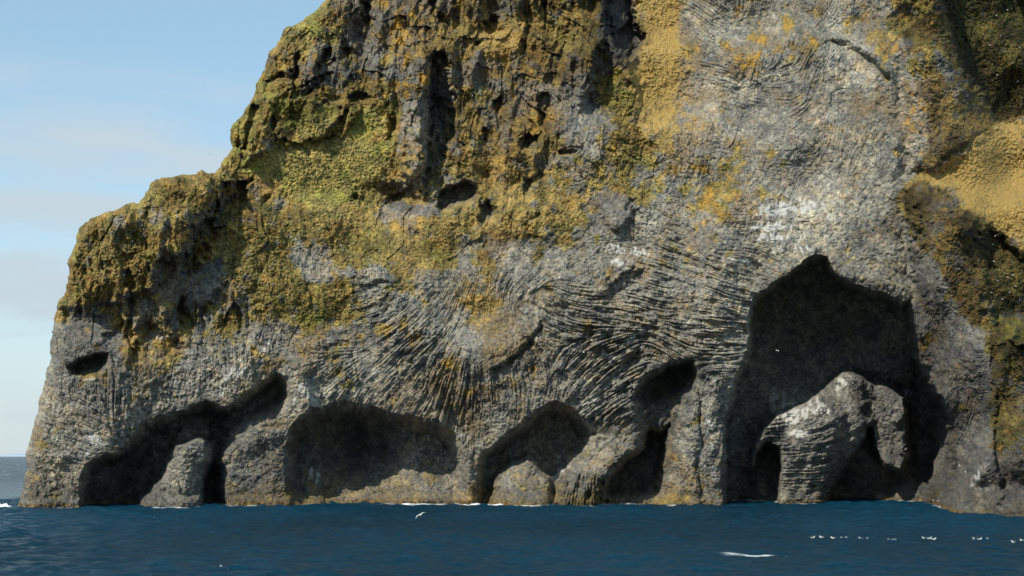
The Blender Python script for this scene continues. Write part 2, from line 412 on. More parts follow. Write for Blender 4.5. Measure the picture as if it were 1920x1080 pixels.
# --- crags of the upper left shoulder, leaning overhangs
for P, a in [([(493, 150), (540, 136), (552, 110), (556, 90), (562, 108), (566, 140), (536, 158), (500, 162)], 3.0),
             ([(588, 150), (604, 92), (618, 76), (626, 86), (604, 130), (578, 158), (545, 178), (540, 168)], 3.6),
             ([(584, 160), (600, 136), (616, 134), (612, 150), (592, 170), (568, 184)], 3.0),
             ([(640, 90), (660, 84), (668, 100), (660, 118), (630, 116)], 2.4),
             ([(650, 180), (664, 172), (684, 176), (700, 190), (668, 196), (646, 192)], 2.6),
             ([(474, 196), (484, 200), (482, 240), (470, 260), (464, 300), (456, 280), (466, 230)], 2.6),
             ([(512, 200), (522, 198), (520, 240), (510, 262)], 2.0),
             ([(630, 215), (652, 205), (648, 240), (630, 262), (590, 270), (612, 250)], 3.2),
             ([(674, 0), (690, 0), (700, 40), (684, 52), (672, 30)], 3.2),
             ([(795, 0), (812, 0), (830, 40), (820, 48), (806, 30)], 3.0),
             ([(905, 40), (920, 22), (938, 30), (942, 60), (920, 72), (902, 64)], 4.0),
             ([(888, 78), (905, 72), (900, 90), (888, 90)], 2.4),
             ([(722, 220), (740, 214), (746, 240), (730, 268), (718, 262)], 2.6),
             ([(972, 84), (990, 40), (996, 60), (986, 96), (974, 108)], 2.2),
             ([(1020, 0), (1030, 0), (1030, 50), (1016, 70)], 2.4),
             ([(924, 190), (938, 180), (940, 206), (928, 214)], 3.0),
             ([(902, 232), (914, 250), (914, 276), (904, 276)], 2.4),
             ([(1000, 190), (1016, 172), (1030, 176), (1040, 200), (1020, 236), (1004, 240)], 2.6),
             ([(660, 366), (672, 364), (674, 378), (662, 380)], 2.4),
             ([(490, 366), (508, 362), (508, 382), (490, 384)], 2.0)]:
    push(P, a * 1.45, 6, wob=.8, soft=1.2)
    q = [(p[0] - 10, p[1] - 9) for p in P]
    push(q, -a * .45, 12, wob=.8)
push([(440, 185), (560, 178), (640, 200), (656, 212), (650, 243), (612, 262), (570, 270), (524, 262), (504, 298), (462, 310), (438, 262)], -3.2, 8, soft=.3, rag=1.6)
# --- the tall buttress above the brow hole and the gully beside it
push([(757, 96), (776, 86), (800, 90), (812, 120), (808, 160), (806, 200), (800, 250), (796, 310), (776, 330), (756, 300), (752, 200), (748, 140)], -4.5, 14)
dome([(745, 60), (812, 90), (806, 200), (796, 330), (740, 330), (742, 200)], -2.5, 30)
push([(804, 98), (830, 92), (842, 110), (848, 160), (846, 200), (848, 240), (838, 280), (820, 330), (798, 345), (800, 250), (808, 180)], 5.5, 8, hol=.4, soft=.8)
push([(800, 175), (845, 185), (846, 230), (835, 262), (818, 330), (796, 345)], 2.4, 10, hol=.3)
# --- brow holes
push([(815, 384), (826, 356), (850, 342), (876, 340), (894, 352), (896, 372), (880, 384), (850, 390), (826, 392)], 9, 8, hol=.7, soft=1, rag=.4)
push([(720, 362), (742, 358), (764, 362), (758, 376), (740, 380), (724, 374)], 4, 6, hol=.6)
push([(700, 352), (720, 340), (790, 350), (830, 366), (826, 394), (770, 402), (720, 386)], 3.6, 12, soft=1.5)
push([(888, 420), (898, 388), (912, 378), (932, 398), (930, 412), (914, 414), (900, 432)], 4.2, 6, hol=.6)
push([(974, 264), (990, 252), (1008, 252), (1008, 268), (990, 280), (974, 282)], 4.0, 5, hol=.6)
push([(1048, 286), (1062, 280), (1078, 286), (1072, 292), (1060, 296), (1050, 294)], 3, 4, hol=.4)
push([(978, 330), (1010, 318), (1018, 330), (996, 346), (1000, 362), (980, 360)], 3.0, 6, hol=.4)
push([(984, 400), (1010, 390), (1018, 400), (992, 418)], 2.4, 7)
# --- dark prow at the top, its shadow on the yellow slope, and the gully edge
push([(1060, -60), (1190, -60), (1196, 20), (1180, 50), (1160, 70), (1135, 85), (1120, 120), (1108, 180), (1088, 215), (1070, 180), (1066, 90)], -4.5, 12)
push([(1128, -60), (1200, -60), (1196, 10), (1192, 50), (1212, 64), (1220, 78), (1200, 100), (1168, 112), (1150, 90), (1130, 60)], 11, 8, hol=.3, soft=.8)
push([(1070, 120), (1096, 100), (1108, 130), (1096, 190), (1080, 215), (1066, 190)], 1.5, 8)
ridge([(1098, 120), (1130, 84), (1165, 110), (1185, 160), (1190, 210)], -2.5, 18)
push([(1172, 90), (1215, 80), (1215, 200), (1200, 230), (1186, 160)], 2.4, 9)
# --- slab and shaded notch below the gully
push([(1118, 372), (1150, 362), (1180, 372), (1186, 410), (1160, 436), (1126, 426)], -2.2, 10)
push([(1180, 370), (1200, 372), (1200, 410), (1180, 424)], 2.4, 6)
# --- ragged steps in the column fans
for P, a in [([(930, 690), (960, 672), (985, 640), (1015, 610), (1020, 624), (1000, 655), (968, 684), (936, 706)], 2.8),
             ([(1110, 560), (1140, 530), (1180, 508), (1210, 515), (1200, 545), (1160, 566)], 2.2),
             ([(1180, 620), (1240, 612), (1250, 636), (1200, 650)], 1.6),
             ([(928, 660), (955, 650), (950, 668), (925, 672)], 1.2),
             ([(1070, 800), (1110, 770), (1120, 790), (1090, 830)], 1.6),
             ([(1080, 640), (1100, 600), (1120, 610), (1100, 660)], 1.4),
             ([(1120, 690), (1200, 650), (1205, 670), (1140, 720)], 1.6),
             ([(820, 640), (850, 620), (860, 640), (830, 665)], 1.2),
             ([(1050, 700), (1080, 690), (1075, 720), (1050, 725)], 1.2),
             ([(664, 528), (700, 520), (740, 528), (700, 545)], 1.6)]:
    push(P, a, 8, wob=1.4)
    push([(p[0] - 8, p[1] - 12) for p in P], -a * .6, 14, wob=1.4)
# brow of the central fan: a bowl whose rim stands out
ridge([(700, 430), (760, 560), (850, 660), (930, 660), (1040, 590), (1100, 500)], -1.6, 40)
# the trunk's broad rounded form between hollows and cave
ridge([(1345, 470), (1350, 600), (1350, 700)], -2.0, 50)
# --- upper right: arch line, lichen edge, dark right-hand gully, golden slope
ridge([(1570, 82), (1610, 98), (1640, 122), (1660, 142)], 1.8, 5)
ridge([(1560, 74), (1612, 86), (1650, 112), (1672, 140)], -1.2, 10)
ridge([(1690, 120), (1698, 300), (1700, 440), (1703, 560)], 1.6, 12)
RW = [(1756, -150), (1762, 0), (1782, 45), (1796, 90), (1797, 130), (1812, 150), (1846, 188), (1870, 235), (1930, 262), (2110, 300), (2110, -150)]
push(RW, 13, 9, soft=.4)
push([(1752, -150), (1762, 0), (1786, 60), (1797, 130), (1770, 140), (1700, 130), (1700, -150)], -1.8, 30)
push([(1700, 145), (1800, 140), (1850, 190), (1860, 225), (1760, 320), (1706, 320)], -2.4, 22)
GOLD = [(1738, 335), (1790, 290), (1860, 235), (1930, 215), (2110, 210), (2110, 560), (1930, 480), (1870, 430), (1820, 385), (1770, 345)]
push(GOLD, 1.2, 14)
BR = [(1705, 350), (1738, 332), (1780, 352), (1820, 385), (1850, 430), (1852, 500), (1850, 560), (1846, 640), (1800, 640), (1740, 600), (1706, 520)]
push(BR, -6.0, 45, k=.95, ramp_dir=(0, 1), t0=.15, soft=0)
push(BR, -3, 9, k=1, ramp_dir=(0, 1), t0=.1, soft=.3)
push([(1848, 430), (1880, 445), (1930, 490), (2110, 560), (2110, 700), (1880, 640), (1850, 560)], 3.5, 14)
ridge([(1850, 640), (1852, 760), (1840, 860), (1800, 935)], -1.6, 22)
push([(1858, 640), (2110, 640), (2110, 962), (1880, 950), (1866, 850)], 3.0, 9, soft=.5)
ridge([(1742, 600), (1790, 670), (1830, 790)], 1.8, 26)

# ------------------------------------------------------------------ surface character by region
# x, y, crag, column, cobble, size(0 fine..1 coarse), moss, gold, orange, dark (own tone and painted shade), angle (deg, image, 0 = level, 90 = upright, sign: + leans like "/")
Z = [
 (60, 930, .2, .5, .3, .2, 0, 0, .1, .35, -8), (90, 800, .1, .8, .1, .1, .0, .05, 0, .1, -20), (130, 870, .1, .8, .1, .1, 0, .15, 0, .05, -15), (160, 780, .1, .9, .1, .2, 0, 0, 0, .15, -20),
 (200, 720, .1, .7, .5, .6, 0, 0, 0, .2, 90), (110, 690, .1, .4, .2, .1, .05, .2, .2, .3, 80), (250, 760, .1, .5, .6, .5, 0, 0, 0, -.1, 85), (320, 710, .1, .3, .8, .6, .0, 0, 0, 0, 90), (130, 640, .2, .4, .2, .2, .1, .1, .1, .5, 70), (190, 640, .2, .3, .2, .2, .05, 0, 0, .6, 60),
 (120, 590, .5, .1, .3, .5, .5, .5, .3, .3, 90), (210, 595, .5, .1, .3, .5, .5, .4, .3, .3, 90), (160, 520, .8, .1, .4, .6, .7, .2, .4, .5, 90), (220, 500, .8, 0, .5, .6, .7, .1, .4, .6, 90), (300, 410, .8, 0, .5, .6, .65, .35, .4, .6, 70), (190, 430, .8, 0, .3, .6, .5, .3, .3, .7, 90), (360, 360, .8, 0, .5, .6, .5, .4, .4, .7, 70), (340, 440, .7, 0, .4, .6, .7, .5, .7, .3, 90),
 (310, 510, .3, .2, .2, .3, .1, .3, .1, .3, 90), (250, 620, .4, 0, .2, .3, .4, .7, .2, .1, 90), (300, 650, .2, 0, .2, .3, .5, .9, .2, 0, 90), (350, 530, .2, .1, .6, .2, .1, .1, 0, .6, 0), (370, 580, .7, 0, .5, .4, .5, .3, .4, .6, 90), (420, 590, .6, 0, .5, .4, .65, .2, .5, .5, 90),
 (400, 470, .3, 0, .5, .2, .6, .4, .2, .5, 0), (400, 660, .1, .3, .9, .5, .05, 0, 0, .2, 90), (450, 700, .1, .3, .8, .6, 0, 0, 0, -.3, 90), (480, 500, .3, 0, .9, .5, .8, .1, .3, .5, 90), (550, 470, .3, 0, .9, .5, .7, .2, .2, .3, 90), (520, 560, .2, 0, .8, .4, .75, .2, .2, .3, 90), (580, 500, .1, 0, .9, .4, .3, 0, .1, .1, 90),
 (640, 580, .2, .1, .6, .3, .8, .5, .2, .2, 0), (580, 590, .2, .1, .5, .3, .75, .4, .2, .2, 0), (560, 640, .1, .7, .4, .4, .1, 0, 0, .1, -20), (640, 640, .1, .8, .3, .5, 0, 0, 0, .2, -5), (700, 600, .1, .4, .8, .5, .3, .1, .2, .2, 10), (500, 640, .1, .4, .6, .4, .1, 0, 0, .0, 80),
 (620, 700, .1, .7, .4, .5, 0, 0, 0, 0, 30), (700, 700, .1, .9, .1, .3, 0, 0, 0, .1, 42), (760, 740, .1, .9, .1, .3, 0, 0, 0, .15, 50), (560, 740, .1, .3, .6, .3, 0, 0, 0, -.3, 90), (740, 640, .1, .8, .5, .5, 0, 0, 0, .1, 40), (800, 640, .1, .9, .2, .4, .05, 0, .0, .15, 45), (660, 730, .1, .5, .6, .4, 0, 0, 0, -.1, 60),
 (830, 610, .1, 1, .1, .2, .05, .15, 0, .1, 62), (800, 560, .1, .9, .1, .1, .2, .2, 0, .1, 50), (870, 580, .1, .9, .1, .2, .1, .4, .1, 0, 75), (900, 571, .1, .2, .2, .2, .6, .9, .2, 0, 80), (840, 680, .1, 1, .1, .8, .1, .5, .2, .1, 65), (850, 740, .1, 1, .1, .8, .1, .5, .1, .2, 72), (900, 700, .1, 1, .1, .9, .1, .1, 0, .2, 88), (900, 760, .1, 1, .1, .8, .05, .2, 0, .2, 90), (950, 730, .1, 1, .1, .8, .0, .05, 0, .15, 97), (1000, 700, .2, 1, .2, .7, 0, 0, 0, .15, 110), (940, 620, .1, .9, .1, .3, .1, .4, .2, .1, -70), (990, 600, .1, 1, .1, .3, 0, .3, .1, .1, -40),
 (1040, 560, .1, 1, .1, .3, .05, .1, 0, .1, -22), (1050, 600, .1, 1, .1, .5, 0, .1, 0, .1, -20), (1100, 570, .1, 1, .1, .7, 0, 0, 0, .1, -12), (1150, 600, .1, 1, .1, .8, 0, 0, 0, .1, -14), (1200, 590, .1, 1, .2, .8, 0, 0, 0, .1, -14), (1000, 530, .1, .9, .1, .1, .1, .1, 0, .1, 50), (1250, 560, .1, 1, .1, .6, 0, 0, 0, .1, -10), (1300, 600, .1, 1, .1, .5, 0, 0, 0, .0, -8), (1350, 620, .1, 1, .1, .6, 0, 0, 0, -.1, -4), (1380, 680, .1, 1, .1, .6, 0, 0, 0, -.05, 0), (1380, 560, .1, .9, .1, .5, 0, .1, 0, .0, -14), (1330, 520, .1, 1, .1, .4, .0, .1, 0, .0, -24), (1250, 490, .1, .9, .2, .4, .05, .05, 0, -.05, -20), (1300, 440, .1, .6, .3, .2, .1, .2, .1, 0, -30),
 (1080, 680, .2, 1, .4, .7, 0, 0, 0, .15, 50), (1130, 700, .2, 1, .4, .8, 0, 0, 0, .15, 40), (1180, 680, .2, 1, .4, .8, 0, 0, 0, .15, 32), (1100, 760, .2, 1, .4, .7, 0, 0, 0, .1, 38), (1180, 740, .2, 1, .3, .6, 0, 0, 0, .1, 36), (1020, 740, .2, .9, .3, .6, 0, .05, 0, .15, 80), (1250, 650, .1, 1, .2, .7, 0, 0, 0, .1, -30), (1150, 640, .2, 1, .3, .8, 0, 0, 0, .1, 20),
 (870, 830, .2, .3, .7, .4, .0, .2, .1, .2, 90), (950, 800, .1, .8, .3, .6, 0, .2, .1, .2, 80), (980, 890, .1, .1, .8, .1, .1, .5, 0, .1, 0), (1100, 850, .1, .6, .3, .1, .0, .15, 0, -.1, 45), (1100, 910, .1, 1, .1, .8, 0, .2, 0, .4, 78), (1180, 830, .1, .8, .3, .3, .05, .1, 0, .3, 50), (1270, 820, .1, .2, .7, .1, .05, .2, 0, .3, 60), (1280, 895, .1, .1, .7, .1, .3, .7, .1, .1, 0), (1270, 720, .1, .4, .5, .1, 0, 0, 0, .6, 70), (1215, 790, .1, .6, .5, .3, 0, 0, 0, .5, 50),
 (1335, 760, .1, .3, .8, .2, 0, 0, 0, .0, 90), (1335, 880, .1, .3, .8, .2, 0, .1, 0, .15, 90),
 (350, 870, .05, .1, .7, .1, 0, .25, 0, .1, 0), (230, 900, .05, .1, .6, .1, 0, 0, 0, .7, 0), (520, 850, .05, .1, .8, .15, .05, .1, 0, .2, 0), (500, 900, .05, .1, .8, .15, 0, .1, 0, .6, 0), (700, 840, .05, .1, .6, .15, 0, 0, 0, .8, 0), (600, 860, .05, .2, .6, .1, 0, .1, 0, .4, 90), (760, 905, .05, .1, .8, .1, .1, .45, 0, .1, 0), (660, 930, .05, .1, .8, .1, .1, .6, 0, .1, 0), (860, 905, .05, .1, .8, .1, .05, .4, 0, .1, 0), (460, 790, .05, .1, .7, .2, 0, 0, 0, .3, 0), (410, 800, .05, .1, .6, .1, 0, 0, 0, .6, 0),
 # central brow and lower moss
 (850, 430, .2, .1, .5, .3, .75, .5, .3, .2, 60), (760, 450, .2, .1, .4, .2, .6, .6, .2, .1, 60), (830, 470, .1, .1, .6, .4, .9, .2, .1, .2, 60), (680, 450, .2, .0, .7, .4, .9, .1, .2, .3, 60), (780, 500, .1, .2, .3, .2, .5, .6, .3, .1, 50), (880, 480, .1, .7, .1, .1, .1, .1, 0, .1, 40), (930, 470, .3, .3, .1, .2, .3, .6, .5, .2, 90), (960, 500, .1, .8, .1, .1, .1, .1, 0, .1, 48), (740, 410, .3, .0, .3, .2, .3, .5, .3, 0, 30), (640, 420, .3, .0, .6, .4, .6, .5, .2, .2, 30), (1010, 450, .1, .6, .2, .1, .3, .3, .1, .05, 45), (1060, 480, .1, .6, .3, .2, .15, .2, .1, .05, 30), (1120, 480, .1, .3, .8, .4, .05, 0, 0, .1, 0), (1180, 470, .2, .4, .7, .5, 0, 0, 0, -.1, -20), (1150, 410, .1, .2, .4, .2, 0, 0, 0, .6, 70), (1220, 440, .1, .5, .4, .2, .05, 0, 0, -.1, -30),
 (920, 530, .1, .8, .1, .1, .2, .4, .0, .0, 85), (860, 540, .1, .6, .2, .1, .3, .3, 0, .1, 65), (720, 540, .1, .1, .9, .5, .3, .1, .2, .2, 30),
 # upper crags
 (470, 250, .7, 0, .7, .5, .9, .1, .3, .3, 90), (450, 300, .6, 0, .6, .4, .8, .2, .2, .3, 80), (520, 180, .5, 0, .5, .4, .9, 0, .2, .3, 60), (580, 220, .5, 0, .7, .4, .95, 0, .1, .2, 60), (540, 120, .7, .1, .3, .5, .7, .6, .5, .3, 50), (600, 50, .4, 0, .5, .4, .95, 0, .1, .2, 60), (560, 60, .5, 0, .4, .4, .8, .3, .1, .3, 60), (640, 130, .9, .1, .3, .5, .3, .2, .4, .7, 70), (590, 150, .9, .1, .3, .5, .3, .2, .3, .7, 45), (690, 80, .9, .2, .3, .5, .3, .3, .4, .5, 88), (640, 20, .8, .1, .3, .5, .5, .7, .5, .3, 85), (740, 80, .7, .1, .2, .5, .4, .9, .7, .2, 88),
 (600, 300, .1, 0, .4, .2, 1, .35, .0, -.1, 35), (680, 280, .1, 0, .4, .2, 1, .3, .0, -.1, 35), (560, 350, .1, 0, .4, .2, .95, .5, .1, 0, 35), (500, 330, .1, 0, .3, .2, .5, 1.1, .1, -.3, 35), (640, 360, .1, 0, .4, .2, .95, .4, .05, 0, 35), (700, 220, .3, 0, .4, .3, 1, .1, .1, 0, 35), (570, 400, .3, 0, .5, .2, .6, .4, .2, .2, 35), (480, 400, .4, 0, .7, .4, .7, .3, .4, .5, 60),
 (720, 150, .8, .1, .4, .5, .5, .7, .5, .3, 85), (720, 300, .6, .1, .3, .4, .6, .7, .5, .2, 80), (770, 150, .9, .2, .4, .5, .4, .3, .9, .5, 88), (775, 260, .7, .2, .3, .4, .15, .3, .3, .1, 88), (770, 320, .5, .1, .3, .3, .4, .7, .4, .2, 85), (760, 30, .9, .2, .3, .6, .3, .6, .8, .5, 88), (820, 60, .9, .2, .3, .5, .5, .4, .3, .4, 85), (870, 40, .8, .1, .4, .5, .7, .5, .2, .3, 85), (940, 80, .3, 0, .4, .3, .6, 1.2, .1, -.1, 60), (900, 130, .8, .3, .2, .5, .3, .7, .2, .3, 88), (960, 150, .8, .3, .2, .5, .3, .6, .3, .4, 88), (870, 200, .8, .2, .4, .5, .6, .3, .3, .4, 80), (840, 230, .6, .2, .2, .4, .2, .3, .2, .6, 88), (900, 260, .6, .1, .5, .4, .7, .4, .3, .3, 60), (900, 310, .5, .1, .4, .4, .75, .6, .3, .2, 50), (950, 240, .8, .2, .3, .5, .3, .4, .3, .4, 85), (960, 330, .4, .1, .4, .3, .6, .8, .5, .1, 50), (970, 300, .7, .1, .4, .5, .5, .6, .6, .3, 60),
 (1040, 70, .8, .1, .6, .5, .85, .2, .2, .4, 85), (1080, 20, .8, .1, .5, .5, .7, .3, .2, .5, 85), (1000, 120, .8, .3, .2, .6, .3, .6, .3, .5, 86), (1020, 200, .7, .2, .3, .5, .3, .8, .5, .2, 86), (1060, 200, .5, .3, .2, .5, .1, .8, .3, .1, 86), (1085, 170, .4, .5, .1, .5, .0, .2, .0, .5, 86), (980, 20, .8, .2, .4, .5, .6, .3, .2, .5, 85), (1160, 20, .6, .3, .2, .5, .2, .1, .1, 1, 88), (1170, 70, .3, .1, .1, .3, .1, .1, 0, 1, 80),
 (1150, 180, .4, 0, 1, .5, .7, .1, .4, .5, 70), (1100, 230, .2, .1, .6, .3, .1, .1, 0, .2, 70), (1150, 270, .2, 0, 1, .8, .4, .0, .7, .1, 70), (1200, 280, .3, 0, 1, .7, .8, .1, .3, .3, 70), (1090, 270, .2, .2, .3, .2, .05, .05, 0, .1, 70), (1180, 340, .2, 0, 1, .8, .5, .1, .5, .2, 70), (1070, 320, .3, .1, .6, .4, .5, .5, .3, .1, 50), (1120, 330, .2, 0, .8, .5, .5, .3, .6, .1, 50), (1050, 400, .2, .1, .4, .2, .6, .5, .4, .05, 50), (980, 420, .3, .1, .4, .3, .5, .6, .4, .1, 50),
 (1235, 40, .1, 0, .25, .1, .4, 1.4, .2, -.4, 0), (1225, 150, .15, 0, .3, .2, .4, 1.3, .3, -.3, 0), (1260, 110, .1, 0, .2, .1, .3, 1.2, .2, -.3, 0), (1270, 200, .15, .1, .3, .2, .3, 1.0, .4, -.1, 80), (1290, 260, .15, .2, .4, .3, .35, .8, .6, 0, 80), (1240, 240, .2, .1, .6, .4, .6, .8, .5, .2, 70), (1320, 180, .1, .4, .2, .2, .15, .7, .3, 0, 70),
 (1300, 40, .1, .9, .1, .5, .05, .1, .05, .1, -35), (1345, 60, .1, .9, .3, .8, .05, .0, .1, .1, -25), (1340, 130, .1, .8, .3, .8, .05, .1, .1, .1, -18), (1420, 40, .1, .5, .2, .2, .1, .4, .6, 0, 90), (1400, 110, .1, .5, .2, .2, .1, .6, 1, 0, 90), (1430, 70, .1, .4, .3, .4, .2, .4, .8, 0, 80), (1460, 90, .1, .5, .3, .5, .2, .2, .7, 0, 75), (1380, 200, .1, .7, .3, .6, .1, .2, .2, .05, -20), (1480, 60, .1, .6, .2, .3, .2, .3, .5, 0, 65), (1540, 40, .1, .6, .2, .4, .2, .1, .5, 0, 60), (1620, 40, .1, .7, .2, .4, .2, .2, .1, .1, 40), (1580, 70, .1, .6, .2, .3, .1, .1, .4, 0, 40),
 (1470, 140, .1, .9, .4, .6, .0, 0, 0, .1, 10), (1520, 120, .1, 1, .1, .4, .05, .05, 0, .15, 60), (1540, 170, .1, 1, .1, .3, 0, 0, 0, .2, 80), (1580, 150, .1, 1, .1, .4, 0, 0, 0, .05, -82), (1630, 170, .1, .9, .1, .3, 0, .1, 0, .1, -60), (1490, 220, .1, 1, .2, .9, 0, 0, 0, .1, 40), (1450, 200, .1, .9, .2, .9, 0, 0, 0, .1, -10), (1510, 260, .1, .9, .2, .6, 0, 0, 0, -.05, 55), (1440, 240, .1, .7, .4, .6, .05, .05, 0, .1, -20), (1560, 250, .1, .9, .1, .3, 0, 0, 0, -.15, 80), (1620, 240, .1, .7, .3, .3, .05, .1, 0, .15, 60), (1650, 320, .1, .9, .1, .5, 0, .05, 0, .05, 48), (1620, 350, .1, .9, .1, .3, 0, 0, 0, 0, 45), (1560, 330, .1, .4, .2, .1, 0, 0, 0, -.25, 88), (1580, 400, .1, .3, .2, .05, 0, 0, 0, -.25, 90), (1650, 400, .1, .4, .5, .3, .1, 0, 0, .1, 80), (1500, 300, .1, .6, .5, .4, 0, 0, 0, 0, 0), (1440, 300, .1, .4, .5, .3, .05, .1, .1, 0, 0),
 (1380, 290, .1, .3, .6, .5, .3, .2, .6, .05, 0), (1320, 320, .15, .2, .7, .6, .35, .2, .8, .05, 80), (1330, 380, .1, .2, .6, .3, .4, .4, .6, 0, 0), (1400, 350, .1, .2, .5, .3, .25, .3, .3, 0, 0), (1260, 360, .1, .2, .8, .5, .3, .1, .4, .05, 0), (1250, 410, .1, .4, .5, .3, .2, .1, .2, -.05, -20), (1380, 460, .1, .4, .6, .4, .1, .15, 0, 0, 0), (1460, 400, .1, .4, .6, .3, .1, .05, 0, -.2, 90), (1480, 450, .1, .5, .6, .3, .05, .05, 0, -.1, 90), (1440, 500, .1, .6, .5, .4, 0, 0, 0, .1, -20), (1620, 480, .1, .3, .8, .3, .05, 0, 0, .3, 80), (1660, 520, .1, .3, .8, .3, .0, .0, 0, .3, 80), (1540, 440, .1, .3, .5, .2, .05, .0, 0, -.1, 90),
 # right wall
 (1720, 40, .4, .2, .7, .4, .7, .1, .2, .5, 20), (1700, 100, .2, .4, .4, .4, .3, .2, .9, .1, 30), (1720, 190, .1, .9, .1, .6, .1, .2, 1.0, 0, -38), (1696, 180, .1, .8, .2, .5, 0, 0, .2, -.2, -60), (1740, 130, .2, .2, .6, .4, .7, .2, .4, .4, 0), (1780, 80, .2, .4, .6, .6, .7, .1, .3, .6, 0), (1790, 180, .2, .1, .5, .2, .3, .6, .2, .35, 0), (1760, 240, .2, .1, .5, .2, .3, .5, .2, .45, 0), (1820, 210, .1, 0, .4, .2, .3, .8, .2, .3, 0), (1712, 260, .1, .4, .4, .3, .05, .3, .5, .1, -30), (1712, 310, .1, .3, .5, .4, 0, .05, .05, 0, 0), (1735, 320, .2, .1, .5, .3, .3, .5, .2, .3, 0),
 (1850, 60, .3, .1, .9, .4, .9, -.2, 0, 1, 0), (1900, 40, .3, .1, .9, .4, .9, -.2, 0, 1, 0), (1890, 130, .3, 0, .9, .4, 1, -.2, 0, 1, 0), (1900, 210, .3, 0, .7, .4, .9, 0, 0, .8, 0), (1820, 130, .2, 0, .5, .3, .3, 0, 0, 1, 0), (1850, 170, .2, 0, .5, .3, .3, 0, 0, 1, 0), (2050, 100, .3, .1, .9, .4, .9, -.2, 0, 1, 0),
 (1880, 290, .1, 0, .35, .2, .3, 1.1, .1, -.1, 0), (1800, 320, .1, 0, .3, .2, .2, 1.2, .1, -.15, 0), (1900, 380, .1, 0, .4, .3, .5, .9, .1, .1, 0), (1850, 360, .1, 0, .3, .2, .3, 1.1, .1, 0, 0), (2050, 330, .1, 0, .35, .2, .3, 1.0, .1, 0, 0),
 (1740, 380, .1, .2, .3, .1, .6, .3, .2, .5, 0), (1790, 400, .1, .1, .3, .1, .8, .2, .1, .6, 0), (1760, 460, .1, .2, .3, .1, .3, .6, .2, .4, 0), (1810, 470, .1, .1, .4, .1, .5, .6, .2, .5, 0), (1790, 540, .1, .2, .4, .2, .4, .7, .3, .4, 0), (1718, 440, .1, .3, .2, .1, 0, .4, .3, .1, 70), (1722, 520, .1, .6, .2, .1, 0, .15, .1, 0, 80),
 (1870, 460, .3, 0, .7, .4, .6, .1, 0, 1, 0), (1890, 540, .3, 0, .9, .4, .9, .0, .0, .8, 0), (1880, 620, .3, 0, .8, .4, .9, .1, .1, .7, 0), (1870, 720, .2, 0, .6, .3, .6, .4, .4, .5, 0), (1890, 790, .2, 0, .6, .3, .6, .5, .5, .5, 0), (1880, 860, .1, .1, .6, .2, .2, .2, .1, .7, 0), (1910, 930, .1, .1, .6, .2, 0, 0, 0, .9, 0), (2050, 700, .2, 0, .6, .3, .7, .3, .3, .5, 0),
 (1740, 600, .1, .8, .1, .1, 0, .1, 0, .2, 78), (1760, 660, .1, .8, .1, .2, 0, 0, 0, .4, -65), (1800, 600, .1, .9, .1, .3, .0, .1, 0, .35, -50), (1820, 630, .1, .9, .1, .5, .0, .1, .1, .3, -20), (1800, 700, .1, .8, .1, .2, 0, 0, 0, .5, -60), (1840, 700, .1, .8, .1, .4, .0, .05, 0, .5, 10), (1820, 780, .1, .6, .4, .2, 0, 0, 0, .6, 80), (1800, 850, .05, .2, .7, .1, 0, 0, 0, .6, 60), (1850, 850, .05, .3, .3, .1, 0, .05, 0, .3, 70), (1830, 920, .05, .1, .5, .1, 0, .2, 0, .5, 0), (1740, 750, .05, .2, .6, .1, 0, 0, 0, .6, 60),
 # cave interior and inner rock
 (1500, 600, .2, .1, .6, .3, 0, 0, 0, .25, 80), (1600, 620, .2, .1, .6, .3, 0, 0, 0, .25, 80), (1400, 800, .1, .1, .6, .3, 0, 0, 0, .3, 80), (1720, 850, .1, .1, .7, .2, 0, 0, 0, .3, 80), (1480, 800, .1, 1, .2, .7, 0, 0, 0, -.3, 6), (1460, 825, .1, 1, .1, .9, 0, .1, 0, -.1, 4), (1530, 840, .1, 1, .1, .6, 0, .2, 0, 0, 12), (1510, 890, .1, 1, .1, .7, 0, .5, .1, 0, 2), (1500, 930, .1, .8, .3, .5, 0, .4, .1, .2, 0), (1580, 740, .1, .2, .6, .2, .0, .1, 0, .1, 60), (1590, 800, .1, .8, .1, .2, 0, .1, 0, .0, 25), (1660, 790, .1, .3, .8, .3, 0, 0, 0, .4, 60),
]
fld = scatter(Z, [lambda q, k=k: q[k] for k in range(2, 10)] + [lambda q: math.cos(2 * R(q[10])), lambda q: math.sin(2 * R(q[10]))], p=1.9, r0=14, smooth=2)
Zcrag, Zcol, Zcob, Zsize, Zmoss, Zgold, Zorg, Zdark, C2, S2 = fld
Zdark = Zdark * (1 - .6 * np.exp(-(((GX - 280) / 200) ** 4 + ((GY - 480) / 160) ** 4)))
Zorg = Zorg + .12 * np.exp(-(((GX - 280) / 160) ** 4 + ((GY - 440) / 120) ** 4))
RWC = [(1756, -150), (1766, 0), (1786, 45), (1800, 90), (1802, 130), (1816, 150), (1850, 188), (1874, 232), (1930, 250), (2110, 280), (2110, -150)]
def cover(P, soft, **kw):
    sl, d, x, y = sdf(P, soft + 12)
    m = sm(-soft, soft, d)
    for k, v in kw.items():
        A = globals()[k]; A[sl] += (v - A[sl]) * m
cover(RWC, 5, Zmoss=.80, Zgold=-.2, Zorg=0, Zdark=.95, Zcob=.9, Zcrag=.25)  # dark moss, with the gully wall's shade painted into its colour
cover([(1706, 150), (1800, 142), (1850, 190), (1868, 232), (1790, 288), (1738, 330), (1716, 320), (1712, 240)], 8, Zmoss=.42, Zgold=.7, Zorg=.2, Zdark=.72, Zcob=.45, Zcol=.1)
cover([(1694, 150), (1716, 150), (1738, 200), (1740, 260), (1726, 300), (1704, 270)], 6, Zmoss=.1, Zgold=.3, Zorg=.95, Zdark=.1)
